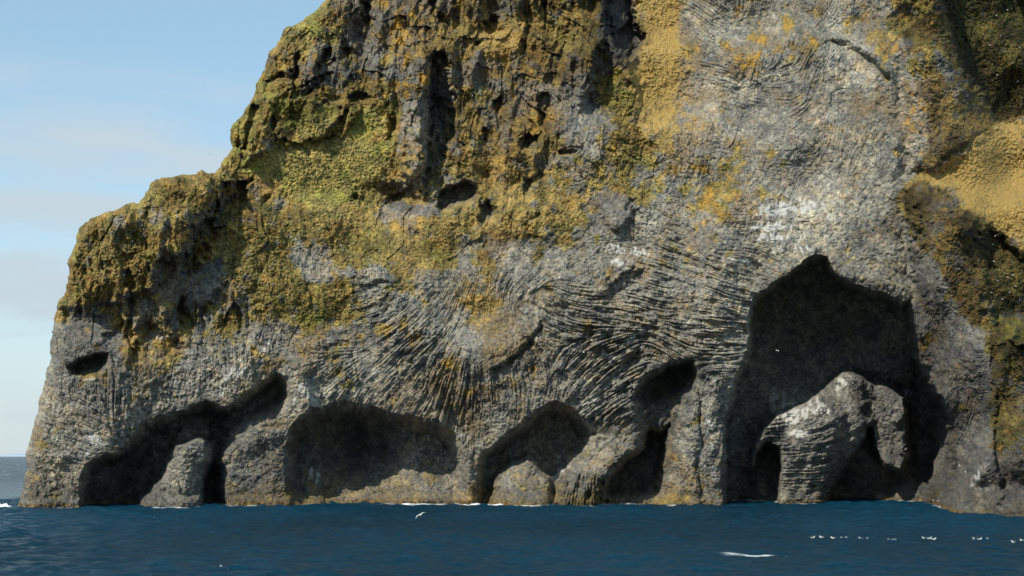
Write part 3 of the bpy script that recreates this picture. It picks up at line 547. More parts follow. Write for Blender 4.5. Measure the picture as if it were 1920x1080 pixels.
cover([(1694, 60), (1760, 0), (1790, 60), (1800, 130), (1740, 140), (1700, 120)], 10, Zmoss=.55, Zgold=.15, Zorg=.35, Zdark=.8, Zcob=.6)
cover([(1704, 355), (1738, 332), (1780, 352), (1820, 385), (1848, 430), (1850, 560), (1846, 620), (1800, 590), (1770, 520), (1712, 440)], 6, Zmoss=.45, Zgold=.6, Zorg=.2, Zdark=.8, Zcob=.15, Zcol=.15)
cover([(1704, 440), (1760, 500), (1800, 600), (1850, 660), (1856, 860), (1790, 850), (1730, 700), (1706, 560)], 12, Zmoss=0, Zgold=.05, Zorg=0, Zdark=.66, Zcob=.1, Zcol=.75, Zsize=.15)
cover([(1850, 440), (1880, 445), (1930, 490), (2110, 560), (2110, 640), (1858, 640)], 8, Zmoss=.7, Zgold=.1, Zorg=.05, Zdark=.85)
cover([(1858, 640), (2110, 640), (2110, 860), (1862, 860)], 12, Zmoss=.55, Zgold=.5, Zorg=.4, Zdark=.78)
cover([(1590, 440), (1700, 400), (1702, 560), (1640, 548), (1590, 530)], 16, Zmoss=.05, Zgold=0, Zorg=0, Zdark=.32, Zcob=.8, Zsize=.3)
cover([(752, 190), (800, 185), (800, 330), (756, 330)], 8, Zmoss=.18, Zgold=.45, Zorg=.15, Zdark=.05)
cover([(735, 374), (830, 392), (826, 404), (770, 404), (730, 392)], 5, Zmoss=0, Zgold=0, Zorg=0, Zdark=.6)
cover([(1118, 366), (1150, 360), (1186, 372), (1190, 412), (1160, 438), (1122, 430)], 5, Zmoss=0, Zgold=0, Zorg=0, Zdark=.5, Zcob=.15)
cover([(1074, 190), (1110, 185), (1125, 250), (1090, 292), (1070, 270)], 6, Zmoss=.05, Zgold=.05, Zorg=0, Zdark=.15, Zcob=.4)
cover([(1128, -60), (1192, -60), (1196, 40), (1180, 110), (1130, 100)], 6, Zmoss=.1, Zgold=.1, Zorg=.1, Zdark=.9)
cover([(300, 496), (350, 486), (345, 540), (318, 548), (300, 540)], 5, Zmoss=0, Zgold=.7, Zorg=0, Zdark=.1, Zcrag=.05)
cover([(112, 612), (180, 606), (232, 620), (236, 660), (200, 664), (150, 672), (110, 690)], 8, Zmoss=.03, Zgold=.1, Zorg=0, Zdark=.45, Zcrag=.1)
cover([(864, 560), (900, 556), (938, 566), (930, 580), (880, 582)], 4, Zmoss=1.0, Zgold=.8)
cover([(330, 500), (420, 480), (410, 560), (330, 570)], 12, Zmoss=.1, Zgold=.2, Zorg=.05, Zdark=.5, Zcrag=.15, Zcob=.5)
cover([(600, 460), (545, 440), (560, 500), (610, 530), (640, 500)], 12, Zmoss=.25, Zgold=.1, Zorg=.15, Zdark=.05, Zcob=.9)
cover(LB, 8, Zcrag=.5, Zmoss=.68, Zgold=.42, Zorg=.42, Zdark=.22)
GSP = [(450, 318), (540, 268), (640, 256), (700, 205), (738, 215), (742, 260), (715, 330), (660, 370), (590, 395), (520, 350)]
cover(GSP, 10, Zcrag=.02, Zcob=.18, Zmoss=1.0, Zgold=.5, Zorg=0, Zdark=-.15)
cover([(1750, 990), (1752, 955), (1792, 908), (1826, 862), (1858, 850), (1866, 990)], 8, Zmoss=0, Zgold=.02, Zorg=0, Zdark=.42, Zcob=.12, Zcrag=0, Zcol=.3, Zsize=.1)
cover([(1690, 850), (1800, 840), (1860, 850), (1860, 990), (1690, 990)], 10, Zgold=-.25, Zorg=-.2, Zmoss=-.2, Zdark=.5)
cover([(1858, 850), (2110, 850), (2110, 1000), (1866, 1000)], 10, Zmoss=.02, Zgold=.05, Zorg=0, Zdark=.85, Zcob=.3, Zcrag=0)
cover([(1200, -150), (1288, -150), (1276, 60), (1280, 140), (1268, 230), (1225, 265), (1195, 225), (1186, 130), (1222, 78), (1196, 20)], 8, Zcob=.08, Zcrag=.02, Zdark=-.15)
cover(GOLD, 6, Zcrag=0, Zcob=.12, Zmoss=.5, Zgold=1.1, Zorg=.05, Zdark=-.1)
cover([(1575, 690), (1612, 690), (1712, 735), (1714, 880), (1640, 860), (1615, 790)], 8, Zdark=.62, Zcob=.7, Zcol=.2, Zgold=0)  # right lobe: dimness of grazing sun painted into the rock tone
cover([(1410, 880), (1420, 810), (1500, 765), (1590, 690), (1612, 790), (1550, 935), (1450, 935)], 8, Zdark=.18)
th = 0.5 * np.arctan2(S2, C2) + fbm(60, octs=2, seed=21) * 0.06
VX = np.cos(th).astype(np.float32); VY = -np.sin(th).astype(np.float32)
print('fields', round(time.time() - T0, 1))

# ------------------------------------------------------------------ columnar joints: noise smeared along the flow of the columns
def lic(src, n, ds):
    acc = src.copy(); 
    for sgn in (1, -1):
        px = GX.copy(); py = GY.copy(); ux = VX * sgn; uy = VY * sgn
        for k in range(n):
            px += ux * ds; py += uy * ds
            acc += sample_bl(src, px, py) if k < 0 else sample(src, px, py)
            vx = sample(VX, px, py); vy = sample(VY, px, py)
            s = np.sign(vx * ux + vy * uy); s[s == 0] = 1
            ux = vx * s; uy = vy * s
    return acc / (2 * n + 1)
def bandnoise(w, seed):
    a = vnoise(w, seed=seed) - blur(vnoise(w, seed=seed), w * 1.2)
    return a
nf = lic(bandnoise(2.15, 101), 9, 1.6); nf /= nf.std()
nc = lic(bandnoise(3.9, 102), 19, 1.8); nc /= nc.std()
ns = lic(bandnoise(6.0, 103), 4, 2.0); ns /= ns.std()
nm = lic(bandnoise(11.0, 104), 22, 2.4); nm /= nm.std()
fine = np.abs(nf) ** .8; coarse = np.abs(nc) ** .8
colh = (fine - .8) * 0.22 * (1 - Zsize) * 1.2 + ((coarse - .8) * 0.62 + (fine - .8) * .12) * Zsize * 1.3 + ns * 0.22 * (0.35 + Zsize) + (np.abs(nm) ** .8 - .8) * .42 * (.35 + Zsize)
colh *= np.clip(.75 + .45 * fbm(55, octs=3, seed=23), .2, 1.6)
print('lic', round(time.time() - T0, 1))

# ------------------------------------------------------------------ faceted blocks and crags
wu = fbm(40, octs=3, seed=31) * 6; wv = fbm(40, octs=3, seed=32) * 6
b1, e1, id1 = worley(11, 10, 41, wu, wv, .8)
b2, e2, id2 = worley(22, 20, 42, wu, wv, .7)
b3, e3, id3 = worley(6, 6, 43, wu * .5, wv * .5, .9)
b4, e4, id4 = worley(3.4, 3.2, 44, wu * .5, wv * .5, .9)
cob = (b1 * 0.85 + np.clip(e1, 0, .35) * 1.2) * (0.35 + Zsize) + b2 * 1.0 * Zsize + (b3 * .34 + np.clip(e3, 0, .3) * .55)
wu2 = fbm(90, octs=4, seed=33) * 16; wv2 = fbm(90, octs=4, seed=34) * 16
k1, ek1, idk1 = worley(46, 80, 51, wu2, wv2, 1.0)
k2, ek2, idk2 = worley(20, 34, 52, wu2, wv2, 1.1)
rg = 0; a = 1.0
for o, (wx, wy) in enumerate([(60, 110), (30, 55), (15, 27), (8, 13), (4, 6)]):
    n_ = vnoise(wx, wy, 70 + o)
    rg = rg + a * (0.6 - np.abs(n_)); a *= .55
rv = 0; a = 1.0
for o, (wx, wy) in enumerate([(34, 95), (17, 44), (9, 20), (5, 10)]):
    rv = rv + a * (.6 - np.abs(vnoise(wx, wy, 170 + o))); a *= .6
crag = k1 * 2.2 + k2 * 1.1 + rg * 1.3 + rv * 2.2 + np.clip(ek2, 0, .3) * .2
grain = fbm(5, octs=2, gain=.7, seed=61)
mid = fbm(30, octs=4, gain=.55, seed=62)
tuft = np.abs(fbm(5.5, octs=2, gain=.7, seed=63))
edge_damp = sm(0, 10, dS)
calm = 1 - 0.10 * HOL
calmr = 1 - .62 * np.exp(-(((GX - 1500) / 260) ** 4 + ((GY - 200) / 300) ** 4)) - .35 * np.exp(-(((GX - 90) / 130) ** 2 + ((GY - 860) / 130) ** 2))
Zcol = Zcol * calmr; Zcob = Zcob * calmr
relief = Zcrag * crag * 1.25 + Zcol * colh * 1.15 + Zcob * cob * 0.50 + grain * 0.09 + (b3 * .5 + np.clip(e3, 0, .3) * .8) * (.10 + .30 * Zcrag) + mid * 0.28 + np.clip(Zmoss, 0, 1) * (tuft * 0.14 + b4 * .24) + b4 * .10 + fbm(110, octs=2, seed=65) * .7 * (1 - np.clip(Zcrag, 0, 1)) + np.clip(Zgold - .7, 0, .6) * (tuft * .15 + b4 * .15)
relief *= calm * (0.25 + .75 * edge_damp)
D -= relief.astype(np.float32)

# tidal ledge: the foot juts out a little at the waterline
wz = unproject(GX, GY, D)[2]
D -= (sm(2.2, 0.6, wz) * 1.1).astype(np.float32)

# rounding away at the skyline, and the hidden back of the headland
dd = np.clip(dS, 0, 60)
D += np.where(ins, 7 * (1 - np.sqrt(np.clip(1 - (1 - dd / 60) ** 2, 0, 1))) ** 1.3, 0).astype(np.float32)
gyy, gxx = np.gradient(blur(dS, 3))
gn = np.sqrt(gxx ** 2 + gyy ** 2) + 1e-6
out = np.clip(-dS, 0, 60)
PX = GX + np.where(ins, 0, gxx / gn * out * 1.25)
PY = GY + np.where(ins, 0, gyy / gn * out * 1.25)
Dsil = sample(D, PX, PY)
D = np.where(ins, D, np.maximum(Dsil, 235) + 6 + out * 1.6 + (out ** 1.5) * .05).astype(np.float32)
keep = ins | (out < 38)
WXg, WYg, WZg = unproject(PX, PY, D)

# ------------------------------------------------------------------ cover masks
def gauss(cx, cy, rx, ry, rot=0):
    c, s = math.cos(R(rot)), math.sin(R(rot))
    u = ((GX - cx) * c - (GY - cy) * s) / rx; v = ((GX - cx) * s + (GY - cy) * c) / ry
    return np.exp(-(u * u + v * v))
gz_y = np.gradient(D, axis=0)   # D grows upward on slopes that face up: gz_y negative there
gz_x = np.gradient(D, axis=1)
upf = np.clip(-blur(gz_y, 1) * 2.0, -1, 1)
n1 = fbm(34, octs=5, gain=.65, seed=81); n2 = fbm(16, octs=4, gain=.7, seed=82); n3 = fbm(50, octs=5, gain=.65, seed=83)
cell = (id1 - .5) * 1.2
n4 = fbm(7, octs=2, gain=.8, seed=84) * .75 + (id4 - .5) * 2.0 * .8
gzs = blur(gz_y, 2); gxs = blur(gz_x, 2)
shaded_bare = sm(.06, .42, gzs * 1.0 + np.clip(gxs, 0, 1) * .7) * sm(.15, .6, Zcrag)     # undersides and faces off the sun: less moss, shade painted into the rock
moss = sm(0.26, 0.56, Zmoss * 1.02 - shaded_bare * .65 - sm(.45, .9, Zcrag) * .11 + n1 * .10 + cell * .16 * (.3 + Zcob) + upf * .20 + n2 * .17 + n4 * .07)
gold = sm(0.08, 0.85, Zgold * (1 - shaded_bare * .8) + n3 * .20 + n2 * .14 + n4 * .08 + upf * .05)
straw = sm(0.68, 1.05, Zgold + n2 * .08 + n4 * .07)
def paint(P, soft=8):
    m = np.zeros_like(D); sl, d, x, y = sdf(P, soft + 12); m[sl] = sm(-soft, soft, d + (n2 * 3)[sl]); return m
YS = paint([(1200, -150), (1288, -150), (1276, 60), (1280, 140), (1268, 230), (1225, 265), (1195, 225), (1186, 130), (1222, 78), (1196, 20)], 10)
YG = paint(GOLD, 8) * sm(520, 420, GY)
Y2 = paint([(898, 92), (925, 78), (955, 52), (985, 58), (978, 90), (950, 112), (905, 118)], 8)
Y3 = paint([(468, 335), (500, 318), (535, 330), (540, 360), (510, 378), (485, 360)], 10)
Y4 = paint([(250, 622), (275, 606), (300, 614), (325, 634), (356, 644), (350, 670), (310, 692), (258, 688)], 6)
GS = paint([(450, 318), (540, 262), (640, 250), (700, 205), (738, 215), (742, 260), (715, 330), (660, 370), (590, 395), (520, 350)], 10)
gold = gold * (1 - GS * .45)
YA = np.clip(YS + YG + Y2 * .8 + Y3 * .8, 0, 1)
straw = np.maximum(straw * .8, YA * sm(-1.3, .5, n2 * .7 + n4 * .9)); gold = np.clip(np.maximum(gold, np.maximum(YA, Y4 * .8)), 0, 1); moss = np.maximum(moss, np.maximum(YA * .95, np.maximum(Y4 * sm(-1, .5, n2 + n4), GS)))
green = sm(.62, 1.1, Zmoss - Zgold * .5 + n3 * .25 + n4 * .06 + GS * .12)
orange = sm(0.70, 1.25, Zorg * .9 + n2 * .20 + (id1 - .5) * .22 + n1 * .08 + n4 * .14)
bare = 1 - np.clip(HOL * 1.2, 0, 1)
guano = np.zeros_like(D)
for g in [(1480, 390, 60, 16, 8, 1), (1450, 425, 55, 12, 0, .9), (1440, 445, 60, 10, 0, .8), (1490, 470, 70, 14, 0, .6), (1400, 490, 50, 8, -8, .7), (1560, 420, 18, 60, 0, .35),
          (1478, 785, 40, 14, 20, 1.25), (1530, 745, 22, 14, 40, .8), (1540, 770, 22, 18, 0, .8), (1580, 720, 16, 30, 0, .6), (1500, 812, 30, 8, 0, .9), (1465, 745, 34, 26, 0, .8),
          (1336, 735, 10, 22, 0, .8), (1332, 780, 9, 30, 0, .7), (1335, 850, 8, 60, 0, .6), (1700, 740, 14, 60, 0, .35), (1180, 470, 50, 10, -8, .8), (1165, 490, 30, 8, 0, .8), (1195, 628, 34, 7, 35, .8), (1150, 670, 30, 9, 60, .6), (1120, 740, 30, 8, 60, .5),
          (450, 690, 42, 18, 25, .55), (500, 650, 30, 14, 25, .5), (400, 735, 50, 12, 0, .45), (350, 740, 30, 10, 0, .4), (220, 790, 40, 10, 25, .55), (180, 830, 20, 26, 0, .6), (165, 850, 14, 14, 0, .6), (570, 740, 26, 26, 0, .6), (640, 745, 50, 10, 0, .5),
          (700, 760, 40, 8, 0, .5), (590, 890, 16, 22, 0, .4), (870, 830, 16, 20, 0, .4), (770, 620, 30, 12, 30, .45), (420, 610, 40, 8, 0, .2), (1050, 885, 26, 7, 40, 1.1), (1835, 890, 10, 26, -30, .8), (1850, 780, 6, 60, 0, .25),
          (306, 633, 14, 5, 0, .9), (170, 712, 20, 5, 0, .5), (1250, 520, 60, 16, -10, .3), (1050, 520, 20, 6, 0, .4), (720, 650, 60, 14, 30, .3)]:
    guano = np.maximum(guano, gauss(*g[:5]) * g[5])
streak = lic(vnoise(3.2, seed=91), 4, 1.5); streak /= streak.std()
vs = .6 * fbm(11, octs=3, gain=.8, seed=92) + .8 * vnoise(2.6, 7, 96)
guano = sm(0.34, .90, guano * (1.0 + vs * .62 + n2 * .35) + vnoise(5, seed=93) * .13 + cell * .10 - .06) * (1 - .5 * moss)
# scattered single droppings in the grey rock
spots = sm(3.25, 3.9, vnoise(4.2, seed=94) * 1.0 + vnoise(60, seed=95) * .55) * (1 - moss) * (GY > 400)
guano = np.maximum(guano, spots * .8)
tide = sm(1.0, 0.5, WZg + n2 * .2) * sm(-1.8, .2, n3)
olive = sm(5.0, 1.0, WZg + n1 * 1.0) * sm(420, 460, GX) * sm(1345, 1300, GX)
gold = np.maximum(gold, olive * .6); moss = np.maximum(moss, olive * sm(-.2, 1.6, n2 + n4) * .8)
wet = sm(5.5, 0.8, WZg + n1 * .8)
moss = moss * bare; gold = gold * bare; orange = orange * bare; straw = straw * bare
dark = np.clip(Zdark + n1 * .12 + n3 * .05 + shaded_bare * .18 + sm(.4, .9, Zcrag) * .05 * (1 - moss) - .35 * np.exp(-(((GX - 90) / 90) ** 2 + ((GY - 840) / 90) ** 2)), -.6, 1.2)  # includes painted shade on undersides and sun-averted crag faces
tuff = sm(.25, .7, Zcrag)
brn = sm(-.2, 1.5, tuff * .8 + fbm(22, octs=4, gain=.7, seed=86) + (id2 - .5) * 1.2 - GS * 1.5) * bare
groove = np.clip(blur(D, 2) - D, -1, 1) * .5 + .5
print('masks', round(time.time() - T0, 1))

# ------------------------------------------------------------------ build the cliff mesh
def grid_mesh(name, X, Y, Z, keepm):
    ny, nx = X.shape
    kq = keepm[:-1, :-1] & keepm[1:, :-1] & keepm[:-1, 1:] & keepm[1:, 1:]
    used = np.zeros(X.shape, bool)
    used[:-1, :-1] |= kq; used[1:, :-1] |= kq; used[:-1, 1:] |= kq; used[1:, 1:] |= kq
    idx = np.full(X.shape, -1, np.int32); idx[used] = np.arange(used.sum())
    q = np.stack([idx[1:, :-1][kq], idx[1:, 1:][kq], idx[:-1, 1:][kq], idx[:-1, :-1][kq]], -1).astype(np.int32)
    me = bpy.data.meshes.new(name)
    nv = int(used.sum()); nf_ = len(q)
    me.vertices.add(nv); me.loops.add(nf_ * 4); me.polygons.add(nf_)
    co = np.stack([X[used], Y[used], Z[used]], -1).astype(np.float32)
    me.vertices.foreach_set('co', co.ravel())
    me.loops.foreach_set('vertex_index', q.ravel())
    me.polygons.foreach_set('loop_start', np.arange(0, nf_ * 4, 4, dtype=np.int32))
    me.polygons.foreach_set('use_smooth', np.ones(nf_, bool))
    me.update(calc_edges=True)
    return me, used
def colattr(me, name, used, chans):
    at_ = me.attributes.new(name, 'FLOAT_COLOR', 'POINT')
    arr = np.ones((int(used.sum()), 4), np.float32)
    for i, c in enumerate(chans): arr[:, i] = c[used]
    at_.data.foreach_set('color', arr.ravel())

me, used = grid_mesh('cliff', WXg, WYg, WZg, keep)
colattr(me, 'cover', used, (moss, gold, orange))
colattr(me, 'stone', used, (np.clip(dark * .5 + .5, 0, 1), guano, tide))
colattr(me, 'sward', used, (straw, green, np.clip(n4 * .2 + .5, 0, 1)))
colattr(me, 'detail', used, (brn, wet, np.clip(id1 * .6 + id2 * .4, 0, 1)))
kq = keep[:-1, :-1] & keep[1:, :-1] & keep[:-1, 1:] & keep[1:, 1:]
me.polygons.foreach_set('use_smooth', np.zeros(int(kq.sum()), bool))
cliff = bpy.data.objects.new('cliff', me)
COL.objects.link(cliff)
tag(cliff, kind='structure')

# top and far side of the headland so that it is a closed landform from elsewhere
def simple_mesh(name, verts, faces, mat, parent=None, smooth=True):
    m = bpy.data.meshes.new(name)
    m.from_pydata([tuple(map(float, v)) for v in verts], [], [tuple(int(i) for i in f) for f in faces])
    if smooth: m.polygons.foreach_set('use_smooth', [True] * len(m.polygons))
    m.materials.append(mat)
    o = bpy.data.objects.new(name, m); COL.objects.link(o)
    if parent: o.parent = parent
    return o

# ------------------------------------------------------------------ cliff material
mt = bpy.data.materials.new('cliff_rock'); mt.use_nodes = True
nt = mt.node_tree; nt.nodes.clear()
def attr(nt, name):
    a = N(nt, 'ShaderNodeAttribute', attribute_name=name)
    s = N(nt, 'ShaderNodeSeparateColor'); nt.links.new(a.outputs['Color'], s.inputs[0])
    return s.outputs[0], s.outputs[1], s.outputs[2]
a_moss, a_gold, a_org = attr(nt, 'cover')
a_dark, a_gua, a_tide = attr(nt, 'stone')
a_grv, a_wet, a_id = attr(nt, 'detail')
a_straw, a_green, a_n4 = attr(nt, 'sward')
geo = N(nt, 'ShaderNodeNewGeometry'); pos = geo.outputs['Position']
nA = noise_n(nt, pos, 0.35, 6, .65)
nB = noise_n(nt, pos, 1.6, 5, .7)
nC = noise_n(nt, mapping(nt, pos, (1, 1, .35)), 0.9, 5, .65)
nD = noise_n(nt, pos, 4.0, 3, .7)
rock = ramp(nt, nB, [(.33, (.135, .132, .118)), (.45, (.25, .247, .222)), (.56, (.335, .330, .298)), (.68, (.45, .445, .41))])
warm = ramp(nt, nA, [(.35, (.88, .90, .93)), (.5, (1, 1, 1)), (.66, (1.12, 1.04, .91))])
rock = mixc(nt, 1.0, rock, warm, 'MULTIPLY')
# stone tone: dark basalt to pale weathered; bluish dark end also paints shade
rock = mixc(nt, mathn(nt, 'MULTIPLY', a_grv, .36), rock, mixc(nt, 1.0, rock, (1.22, .93, .66), 'MULTIPLY'))
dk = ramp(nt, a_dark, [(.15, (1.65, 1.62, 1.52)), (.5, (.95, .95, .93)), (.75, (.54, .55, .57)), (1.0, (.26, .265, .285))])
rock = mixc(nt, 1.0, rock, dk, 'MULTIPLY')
idr = ramp(nt, a_id, [(0, (.80, .80, .80)), (1, (1.2, 1.2, 1.2))])
rock = mixc(nt, 1.0, rock, idr, 'MULTIPLY')
rock = mixc(nt, 1.0, rock, ramp(nt, a_n4, [(.2, (.72, .73, .76)), (.5, (1.06, 1.06, 1.06)), (.8, (1.5, 1.46, 1.34))]), 'MULTIPLY')
mkd = ramp(nt, a_dark, [(.3, (1.15, 1.15, 1.15)), (.5, (1, 1, 1)), (.75, (.72, .70, .66)), (1.0, (.13, .13, .12))])  # dark end blackens moss where the gully wall's shade is painted in
brown = mixc(nt, mathn(nt, 'MULTIPLY', a_gold, 0.7, clamp=True), rock, mixc(nt, 1.0, ramp(nt, nB, [(.3, (.13, .09, .045)), (.5, (.26, .185, .09)), (.7, (.40, .30, .14))]), mkd, 'MULTIPLY'))
mossc = ramp(nt, nB, [(.33, (.10, .085, .018)), (.43, (.155, .135, .042)), (.54, (.27, .235, .085)), (.66, (.42, .365, .16))])
mossy = ramp(nt, nD, [(.35, (.17, .115, .042)), (.5, (.30, .228, .088)), (.65, (.48, .385, .17))])
mossc = mixc(nt, mathn(nt, 'MULTIPLY', a_gold, .85, clamp=True), mossc, mossy)
mossc = mixc(nt, mathn(nt, 'MULTIPLY', a_green, .75), mossc, ramp(nt, nD, [(.35, (.09, .115, .022)), (.5, (.24, .255, .060)), (.66, (.43, .41, .13))]))
mossc = mixc(nt, mathn(nt, 'MULTIPLY', a_grv, .58), mossc, ramp(nt, nB, [(.35, (.085, .052, .018)), (.5, (.20, .125, .042)), (.66, (.33, .22, .09))]))
mossc = mixc(nt, 1.0, mossc, ramp(nt, a_id, [(0, (.70, .70, .72)), (.5, (1, 1, 1)), (1, (1.35, 1.30, 1.15))]), 'MULTIPLY')
mossc = mixc(nt, 1.0, mossc, ramp(nt, a_n4, [(.2, (.95, .95, .98)), (.5, (1.25, 1.25, 1.25)), (.8, (1.6, 1.56, 1.48))]), 'MULTIPLY')
mossc = mixc(nt, 1.0, mossc, ramp(nt, nA, [(.36, (.62, .66, .62)), (.5, (1, 1, 1)), (.62, (1.25, 1.15, 1.0))]), 'MULTIPLY')
mossc = mixc(nt, a_straw, mossc, ramp(nt, nD, [(.33, (.27, .175, .05)), (.5, (.44, .30, .09)), (.66, (.56, .41, .15))]))
mossc = mixc(nt, 1.0, mossc, mkd, 'MULTIPLY')
c = mixc(nt, a_moss, brown, mossc)
c = mixc(nt, a_org, c, ramp(nt, nB, [(.35, (.34, .20, .04)), (.6, (.56, .34, .06))]))
c = mixc(nt, a_gua, c, ramp(nt, nD, [(.3, (.46, .46, .43)), (.6, (.74, .74, .69))]))
wetm = mixc(nt, mathn(nt, 'MULTIPLY', a_wet, .55), c, mixc(nt, 1.0, c, (.62, .60, .56), 'MULTIPLY'))
c = mixc(nt, mathn(nt, 'MULTIPLY', a_tide, .85), wetm, ramp(nt, nC, [(.35, (.08, .05, .02)), (.52, (.21, .14, .055)), (.68, (.36, .27, .12))]))
pb = N(nt, 'ShaderNodeBsdfPrincipled')
nt.links.new(c, pb.inputs['Base Color'])
pb.inputs['Roughness'].default_value = .92
pb.inputs['Specular IOR Level'].default_value = .25
bm1 = N(nt, 'ShaderNodeBump'); bm1.inputs['Strength'].default_value = 1.0; bm1.inputs['Distance'].default_value = .65
nt.links.new(noise_n(nt, pos, 2.2, 6, .78), bm1.inputs['Height'])
nt.links.new(bm1.outputs[0], pb.inputs['Normal'])
ou = N(nt, 'ShaderNodeOutputMaterial'); nt.links.new(pb.outputs[0], ou.inputs[0])
me.materials.append(mt)
print('cliff', round(time.time() - T0, 1), len(me.vertices))

# ------------------------------------------------------------------ sea
def waterline_depth():
    """for every grid column, depth where the cliff meets z = 0"""
    zz = np.where(ins, WZg, 99.)
    below = (zz < 0.05)
    j = np.argmax(below, axis=0)
    return D[j, np.arange(NX)]
wl = waterline_depth()
sx = np.concatenate([-np.geomspace(30000, 112, 40), np.arange(-110, 110, .42), np.geomspace(112, 30000, 40)])
sy = np.concatenate([[20, 60, 80], np.arange(96, 290, .30), np.geomspace(291, 60000, 120)])
SX, SY = np.meshgrid(sx, sy)
SZ = np.zeros_like(SX)
wrng = np.random.default_rng(7)
near_ = sm(420, 260, SY) * sm(160, 100, np.abs(SX))
for k in range(46):
    lam = np.exp(wrng.uniform(math.log(1.2), math.log(6)))
    ang = wrng.normal(R(-96), R(22))
    amp = 0.0185 * lam ** .55
    kx, ky = math.cos(ang) * 2 * math.pi / lam, math.sin(ang) * 2 * math.pi / lam
    ph = wrng.uniform(0, 6.28)
    s = np.sin(kx * SX + ky * SY + ph + .6 * np.sin(SX * .03 + SY * .05 + k))
    SZ += amp * (s + .35 * np.abs(s))
SZ = (SZ - SZ.mean()) * near_
foam = np.zeros_like(SX)
spx = 960 + SX / (SY / (cp + 0)) * F * 1.0
# column of the photo for each water point (pinhole with pitch)
zc = SY * cp + (0 - CAM_H) * sp
spx = 960 + SX / zc * F
wli = np.interp(spx.ravel(), gx, wl).reshape(SX.shape)
gap = wli - SY
def grand(shape_x, shape_y, seed):
    g = np.random.default_rng(seed)
    def f(x, y, s):
        ix = np.floor(x / s).astype(int); iy = np.floor(y / s).astype(int); tx = x / s - ix; ty = y / s - iy
        tb = g.random((256, 256)); tx = tx * tx * (3 - 2 * tx); ty = ty * ty * (3 - 2 * ty)
        a = tb[iy % 256, ix % 256]; b = tb[iy % 256, (ix + 1) % 256]; c_ = tb[(iy + 1) % 256, ix % 256]; d = tb[(iy + 1) % 256, (ix + 1) % 256]
        return (a * (1 - tx) + b * tx) * (1 - ty) + (c_ * (1 - tx) + d * tx) * ty
    return f
gnz = grand(0, 0, 3)
fn = gnz(SX, SY * .5, 6.0) * .6 + gnz(SX, SY, 1.6) * .4
foam = sm(6.0, 1.5, gap) * (gap > -2) * sm(.46, .62, fn) * .8
foam = np.where((gap < 3) & (spx > 740) & (spx < 1015), np.maximum(foam, sm(9, 3, gap) * sm(.36, .50, fn)), foam)
fy = sea_depth(1043.0)
fx = (1432 - 960) / F * fy
pat = np.exp(-(((SX - fx) / 2.2) ** 2 + ((SY - fy) / 1.0) ** 2)) + .5 * np.exp(-(((SX - fx + 4) / 3) ** 2 + ((SY - fy) / .6) ** 2))
foam = np.maximum(foam, sm(.42, .62, pat * (.42 + gnz(SX * 1.0, SY * 1.0, .9) * .9)))
foam[SY > 285] = 0
sme, sus = grid_mesh('sea', SX, SY, SZ, np.ones(SX.shape, bool))
# faces must point up
sme.flip_normals() if sme.polygons[0].normal.z < 0 else None
colattr(sme, 'foam', sus, (foam, foam, foam))
sea = bpy.data.objects.new('sea', sme); COL.objects.link(sea); tag(sea, kind='structure')
ms = bpy.data.materials.new('sea_water'); ms.use_nodes = True
nt = ms.node_tree; nt.nodes.clear()
geo = N(nt, 'ShaderNodeNewGeometry'); pos = geo.outputs['Position']
f_, _, _ = attr(nt, 'foam')
sp3 = N(nt, 'ShaderNodeSeparateXYZ'); nt.links.new(pos, sp3.inputs[0])
far = N(nt, 'ShaderNodeMapRange'); nt.links.new(sp3.outputs[1], far.inputs[0]); far.inputs[1].default_value = 330; far.inputs[2].default_value = 520
caps = noise_n(nt, mapping(nt, pos, (.16, .035, 1)), 1.0, 4, .6, .4)
capm = N(nt, 'ShaderNodeMapRange', interpolation_type='SMOOTHSTEP'); nt.links.new(caps, capm.inputs[0]); capm.inputs[1].default_value = .62; capm.inputs[2].default_value = .67
fo = mathn(nt, 'MAXIMUM', f_, mathn(nt, 'MULTIPLY', capm.outputs[0], far.outputs[0]))
big = noise_n(nt, mapping(nt, pos, (.02, .012, 1)), 1.0, 3, .5)
deep = ramp(nt, big, [(.35, (.001, .022, .040)), (.65, (.002, .038, .073))])
wc = mixc(nt, fo, deep, (.80, .84, .86))
pb = N(nt, 'ShaderNodeBsdfPrincipled')
nt.links.new(wc, pb.inputs['Base Color'])
nt.links.new(mathn(nt, 'ADD', mathn(nt, 'MULTIPLY', fo, .6), .20), pb.inputs['Roughness'])
pb.inputs['IOR'].default_value = 1.333
nt.links.new(mathn(nt, 'SUBTRACT', .30, mathn(nt, 'MULTIPLY', far.outputs[0], .25)), pb.inputs['Specular IOR Level'])
b1_ = N(nt, 'ShaderNodeBump'); b1_.inputs['Strength'].default_value = 1.0
nt.links.new(mathn(nt, 'ADD', mathn(nt, 'MULTIPLY', far.outputs[0], 1.6), .42), b1_.inputs['Distance'])
w1 = noise_n(nt, mapping(nt, pos, (1.6, 2.6, 1)), 1.0, 6, .75, .4)
nt.links.new(w1, b1_.inputs['Height'])
nt.links.new(b1_.outputs[0], pb.inputs['Normal'])
ou = N(nt, 'ShaderNodeOutputMaterial'); nt.links.new(pb.outputs[0], ou.inputs[0])
sme.materials.append(ms)
print('sea', round(time.time() - T0, 1))

